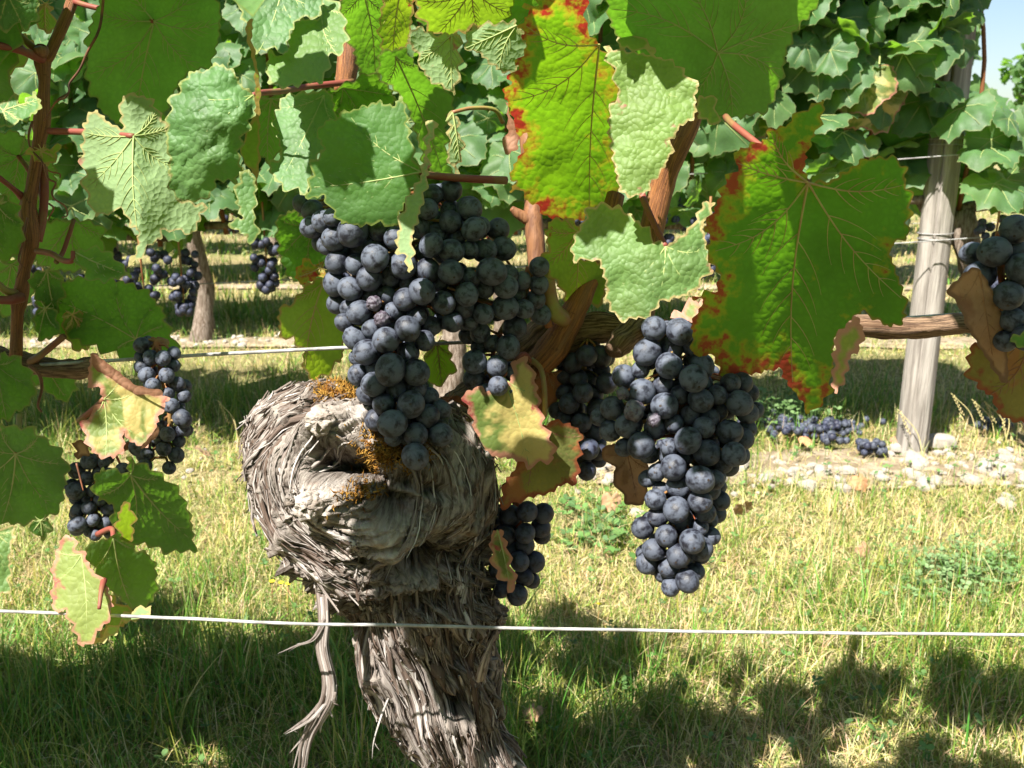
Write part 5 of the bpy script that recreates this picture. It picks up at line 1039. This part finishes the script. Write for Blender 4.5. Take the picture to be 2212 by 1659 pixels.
post(1965, 988, 2030, 420, 1.56, 1.5, .0285, .025, 'weathered grey wooden post with a long crack and wire ties', 3)
def wireW(p0, p1, r, lab, group=None, sag=.01, mat='wire_dark'):
    t = np.linspace(0, 1, 24)[:, None]; q = np.array(p0) * (1 - t) + np.array(p1) * t; q[:, 2] -= sag * 4 * (t * (1 - t))[:, 0]; v, f = tube(q, r, 5); return tag(mk('trellis_wire', v, f, M[mat]), lab, 'wire', group)
wireW(P(-200, 640, rowD(0, 640, Y2)), P(2400, 492, rowD(1106, 492, Y2)), .0011, 'thin pale wire of the second row behind the left trunk', mat='wire')
wireW(P(-200, 470, rowD(0, 470, Y2)), P(2400, 308, rowD(1106, 308, Y2)), .0011, 'dark wire of the second row tied to the post below its leaves')
for x, wh in ((-1.0, 'left'), (0.0, 'middle'), (1.0, 'right')):  # unseen row behind the camera, added to cut sky light on the near vine
    root = tag(empty('grapevine', (x, -.56, 0)), wh + ' unseen vine of the row behind the photographer, added to cut sky light', 'grapevine', 'unseen vines added behind the photographer'); far_trunk(root, x, -.56, .42, .024, int(60 + x))
    rgb_ = np.random.default_rng(int(80 + x)); foliage_mesh('foliage', [mat_at((x + (rgb_.random() - .5) * 1.02, -.56 + .13 * (rgb_.random() * 2 - 1), .38 + .82 * rgb_.random()), rgb_, .09 + .05 * rgb_.random(), face=(0, .5, .6), spread=.7) for _ in range(330)], root, 9)
# ------------------------------------------------------------------ rows further back
def far_row(k, Y, xs, zr, per, dens, lab, leafsize=(.09, .06)):
    rg = np.random.default_rng(600 + k)
    for q, x in enumerate(xs):
        root = tag(empty('grapevine', (x, Y, 0)), lab, 'grapevine', 'distant vines of row %s' % ('third', 'fourth', 'fifth', 'sixth', 'seventh')[k]); root['label'] = lab % ('first', 'second', 'third', 'fourth', 'fifth', 'sixth')[q]; far_trunk(root, x, Y, zr[0] + .05, .022 + .006 * rg.random(), 700 + 10 * k + q, .05 * rg.normal(), 10, 16)
        mm = [mat_at((x + (rg.random() - .5) * per, Y + .13 * (rg.random() * 2 - 1), zr[0] + (zr[1] - zr[0]) * rg.random()), rg, leafsize[0] + leafsize[1] * rg.random(), face=(-.1, -.7, .6), spread=.55) for _ in range(dens)]
        foliage_mesh('foliage', mm, root, 9)
        if k < 2:
            for b_ in range(3): bg_bunch(root, (x + (rg.random() - .5) * per * .8, Y - .08, zr[0] + .04), .11, .045, 900 + 30 * k + 5 * q + b_, GS, 22, .009)
xb = groundpt(440, 742)[0]
far_row(0, ROW[2], [xb - .95, xb, xb + .9, xb + 1.7], (.40, 1.15), 1.0, 300, '%s vine from the left in the third row with trunk in the stony strip')
far_row(1, ROW[3], [-2.6, -1.62, -.66, .3, 1.3], (.40, 1.15), 1.0, 240, '%s slim vine from the left in the fourth row far behind')
far_row(2, ROW[4], [-3.2, -2.2, -1.25, -.3, .65, 1.6], (.40, 1.1), 1.0, 200, '%s small vine from the left in the far fifth row')
far_row(3, ROW[5], [-3.6, -2.5, -1.4, -.3, .8, 1.9], (.40, 1.1), 1.15, 190, '%s tiny vine from the left in the farthest sixth row', (.11, .06))
for k, (Y, y0) in enumerate(((ROW[2], 560), (ROW[3], 520))): wireW((-3, Y, .34), (1.6 + k * .5, Y, .36), .0012, ('wire of the third row low behind the left vines', 'wire of the fourth row far behind')[k], mat='wire')
# trees on the horizon at the right
def tree(x, y, h, wd, lab, seed):
    root = tag(empty('tree', (x, y, 0)), lab, 'tree', 'trees on the horizon'); rg = np.random.default_rng(seed); pts = np.array([[x, y, -.1], [x + .1, y, h * .35], [x - .1, y, h * .8]]); v, f = tube(smoothline(pts, 5), np.linspace(.28, .1, 11), 8); put(mk('trunk', v, f, M['farbark']), root)
    for q in range(5):
        a = rg.random() * 6.28; p0 = np.array([x, y, h * (.35 + .08 * q)]); v, f = tube(np.array([p0, p0 + np.array([math.cos(a) * wd * .4, math.sin(a) * wd * .4, h * .2])]), [.09, .04], 6); put(mk('limb', v, f, M['farbark']), root)
    cl = [(rg.normal(size=3) * np.array([wd * .33, wd * .33, h * .17]) + np.array([x, y, h * .62])) for _ in range(16)]; mm = []
    for k in range(900):
        c = cl[int(rg.integers(16))]; d = rg.normal(size=3); d /= np.linalg.norm(d); mm.append(mat_at(c + d * wd * .17 * (.6 + .5 * rg.random()), rg, .5 + .3 * rg.random(), face=(0, -.4, .6), spread=.8))
    cr = foliage_mesh('crown', mm, root, seed); cr.name = 'crown'; del cr['kind']
for k, (x, y, h, wd, lab) in enumerate(((36, 62, 5.5, 7, 'broad tree on the horizon left of the gap'), (42, 66, 5.0, 8, 'rounded tree on the horizon behind the vineyard at the right'), (50, 70, 6.0, 8, 'tree on the horizon at the far right'), (28, 64, 5.0, 7, 'low tree on the horizon behind the leaning post'))): tree(x, y, h, wd, lab, 50 + k)

# ================================================================== STONES, WEEDS, FALLEN FRUIT
def rock(seed):
    def f(V):
        n_ = fbm(V * 1.2 + seed * 5, 3, seed); s = np.array([1, .75, .55]); q = V * (.7 + .65 * n_)[:, None]; m_ = np.max(np.abs(q), 1); return q * (1 - .22 * np.clip(m_ - .7, 0, 1))[:, None] * s
    return f
RK = [meshdata('stone', uvs(9, 6, rock(k)), M['stone']) for k in range(8)]
for m_ in RK: m_.shade_flat()
rg = np.random.default_rng(5)
def stones(strip, Y, n, x0, x1, wd, smin, smax):
    for k in range(n):
        x = x0 + (x1 - x0) * rg.random(); y = Y + wd * rg.normal() * .5; s = smin + (smax - smin) * rg.random() ** 2.6
        if float(patchy(np.array(x), np.array(y), 5, 71)) < .36: continue
        inst('stone', RK[k % 8], strip, Matrix.Translation((x, y, float(hgt(np.array(x), np.array(y))) + .010 + s * .18)) @ Euler((rg.normal() * .25, rg.normal() * .25, rg.random() * 6)).to_matrix().to_4x4() @ Matrix.Diagonal((s, s, s, 1)))
stones(stony[0], Y2 - .05, 290, .1, 1.05, .12, .005, .020); stones(stony[0], Y2 - .05, 22, -.8, -.2, .16, .005, .012)
stones(stony[1], ROW[2] - .03, 150, -1.5, .4, .09, .006, .018)
for (px, py, s) in ((2025, 975, .036), (1940, 990, .022), (1870, 985, .02)):
    g = groundpt(px, py); inst('stone', RK[3], stony[0], Matrix.Translation((g[0], g[1], .022)) @ Matrix.Diagonal((s, s * .8, s * .8, 1)))
def fallen(px, py, n, sp, lab, seed):
    g = groundpt(px, py); r = np.random.default_rng(seed); v, f = tube(np.array([[g[0] - sp, g[1], .022], [g[0], g[1] + .01, .026], [g[0] + sp, g[1], .022]]), [.002, .002, .001], 5); b_ = tag(mk('fallen_grape_bunch', v, f, M['stem']), lab, 'grapes', 'grape bunches dropped on the ground')
    for k in range(n):
        x, y = g[0] + r.normal() * sp, g[1] + r.normal() * sp * .45; s = .0072 * (.8 + .35 * r.random()); z = .018 + s + (.012 if r.random() < .35 else 0); inst('grape', (GM if k % 3 else GD)[k % 2], b_, Matrix.Translation((x, y, z)) @ Matrix.Diagonal((s, s, s, 1)))
fallen(1690, 940, 40, .035, 'dropped grape bunch in shade left of the post foot', 1); fallen(1790, 950, 60, .045, 'dropped grape bunch closest to the post foot', 2); fallen(1745, 965, 40, .04, 'dropped grapes on the stones in front of the others', 3); fallen(1440, 1000, 20, .02, 'few dropped grapes at the left end of the white stones', 4); fallen(1880, 1000, 18, .016, 'small dropped cluster on the white stones before the post', 5); fallen(2150, 945, 20, .02, 'dropped grapes in the grass right of the post', 6)
# clover and broad weeds
def weeds(name, n, f, size, seed, cols, lab, stem=.02):
    r = np.random.default_rng(seed); V = []; Tt = []; C = []; o = 0
    for k in range(n):
        x, y, s = f(r); h = stem * (.4 + r.random()); z = float(hgt(np.array(x), np.array(y))) + h; c = np.array(cols[int(r.integers(len(cols)))]) * (.8 + .4 * r.random()); a0 = r.random() * 6.28
        for q in range(3):
            a = a0 + q * 2.094 + r.normal() * .2; L = size * s * (.7 + .5 * r.random()); d = np.array([math.cos(a), math.sin(a), .15 + .35 * r.random()]); e = np.array([-math.sin(a), math.cos(a), r.normal() * .3]); p = np.array([x, y, z])
            pts = [p, p + d * L * .45 + e * L * .38, p + d * L * .85 + e * L * .30, p + d * L, p + d * L * .85 - e * L * .30, p + d * L * .45 - e * L * .38]
            V += pts; Tt += [(o, o+1, o+5), (o+1, o+2, o+5), (o+2, o+4, o+5), (o+2, o+3, o+4)]; C += [c] * 6; o += 6
        p = np.array([x, y, z]); V += [p + np.array([.0006, 0, 0]), p - np.array([.0006, 0, 0]), np.array([x, y, z - h - .01])]; Tt.append((o, o+1, o+2)); C += [c] * 3; o += 3
    return tag(mkfast(name, np.array(V), np.array(Tt), M['grass'], attrs={'col': np.array(C)}), lab, 'weeds', kind='stuff')
gc = [(.10, .20, .05), (.13, .24, .07), (.09, .17, .06)]
def wf1(r):
    g = groundpt(1300 + r.normal() * 45, 1160 + r.normal() * 35); return g[0], g[1], 1
def wf2(r):
    y = .68 + 1.0 * r.random(); return (r.random() * 2 - 1) * y * .62, y, .8
def wf3(r):
    g = groundpt(1640 + 130 * r.random() + r.normal() * 25, 925 + r.normal() * 12); return g[0], g[1], .8
def wf4(r):
    g = groundpt(2060 + r.normal() * 75, 1270 + r.normal() * 38); return g[0], g[1], .9
weeds('clover', 90, wf1, .012, 1, gc, 'patch of clover on the lawn right of the trunk'); weeds('clover', 420, wf2, .009, 2, gc, 'clover scattered through the near grass', .028)
weeds('weeds', 260, wf3, .012, 3, [(.11, .2, .06), (.15, .24, .09)], 'low bushy weeds left of the post foot', .05); weeds('weeds', 330, wf4, .0075, 4, [(.14, .24, .08), (.2, .3, .13)], 'feathery pale green weeds in the right foreground', .03)
# taller single grass stalks with seed heads
def stalk(x0, y0, x1, y1, lab):
    a = groundpt(x0, y0); D = proj(a)[2]; b_ = P(x1, y1, D); v1, f1 = tube(smoothline([a, (a + b_) / 2 + np.array([.01, 0, .01]), b_], 6), np.linspace(.0012, .0007, 13), 5); root = tag(mk('grass_stalk', v1, f1, M['straw']), lab, 'grass stalk', 'dry seeding grass stalks')
    d = (b_ - a) / np.linalg.norm(b_ - a); acc = []
    for k in range(14):
        p = b_ - d * k * .0035; s = 1 if k % 2 else -1; q = p + d * .006 + np.array([s * .0028, 0, 0]); acc.append(tube(np.array([p, (p + q) / 2, q]), [.0004, .0011, .0003], 4))
    v, f = merge(acc); put(mk('seed_head', v, f, M['straw']), root); root.location = (0, 0, 0); return root
M['straw'] = simple('straw', (.50, .40, .2), .7, .2, col2=(.38, .34, .14), scale=60)
for s in ((2110, 955, 2060, 855, 'leaning seed stalk just right of the post'), (2150, 960, 2105, 868, 'dry seed stalk between the post and the right edge'), (2175, 965, 2130, 870, 'drooping seed stalk near the right edge'), (2165, 975, 2170, 880, 'upright seed stalk at the right edge'), (1995, 1010, 1945, 890, 'seed stalk leaning across the post foot'), (515, 965, 475, 870, 'tall dry stalk in front of the shaded strip at the left')): stalk(*s)
# a few dead leaves and yellow flowers on the lawn
rg = np.random.default_rng(77); LD = [leaf_me('fallen_leaf', 160 + k, M['leaf_dry']) for k in range(3)]
for k, (px, py, where) in enumerate(((1600, 1140, 'on the straw right of the long bunch'), (1855, 1080, 'at the edge of the white stones'), (1860, 1235, 'alone in the middle of the sunny grass'), (1320, 1125, 'beside the clover patch'), (1735, 985, 'on the stones by the dropped grapes'), (1930, 985, 'against the foot of the post'), (440, 1010, 'on the left lawn before the shaded strip'), (1150, 1600, 'in the shade right of the lower trunk'))):
    g = groundpt(px, py); s = .022 + .016 * rg.random(); o = bpy.data.objects.new('fallen_leaf', LD[k % 3]); COL.objects.link(o); o.matrix_world = Matrix.Translation((g[0], g[1], .035)) @ leaf_rot(rg, (0, -.2, 1), .35) @ Matrix.Diagonal((s, s, s, 1)); tag(o, 'small brown fallen leaf ' + where, 'leaf', 'fallen leaves')
def flower(px, py, where):
    g = groundpt(px, py); a = np.array([g[0], g[1], 0]); b_ = a + np.array([.004, 0, .06]); v, f = tube(np.array([a, (a + b_) / 2, b_]), .0007, 5); o = tag(mk('yellow_flower', v, f, M['petiole_green']), 'tiny yellow flower ' + where, 'flower', 'yellow flowers left of the trunk'); acc = []
    for k in range(9):
        t = k * .698; d = np.array([math.cos(t), math.sin(t), .25]); e = np.array([-math.sin(t), math.cos(t), 0]); acc.append(([b_, b_ + d * .0024 + e * .0009, b_ + d * .004, b_ + d * .0024 - e * .0009], [(0, 1, 2, 3)]))
    v, f = merge(acc); put(mk('petals', v, f, M['yellow']), o)
M['yellow'] = simple('yellow_petals', (.75, .6, .03), .6, .3)
for px, py, wh in ((588, 1352, 'leftmost of the row left of the trunk'), (607, 1355, 'in the middle of the row left of the trunk'), (622, 1358, 'closest to the hanging bark strip'), (1285, 1405, 'right of the trunk below the wire')): flower(px, py, wh)
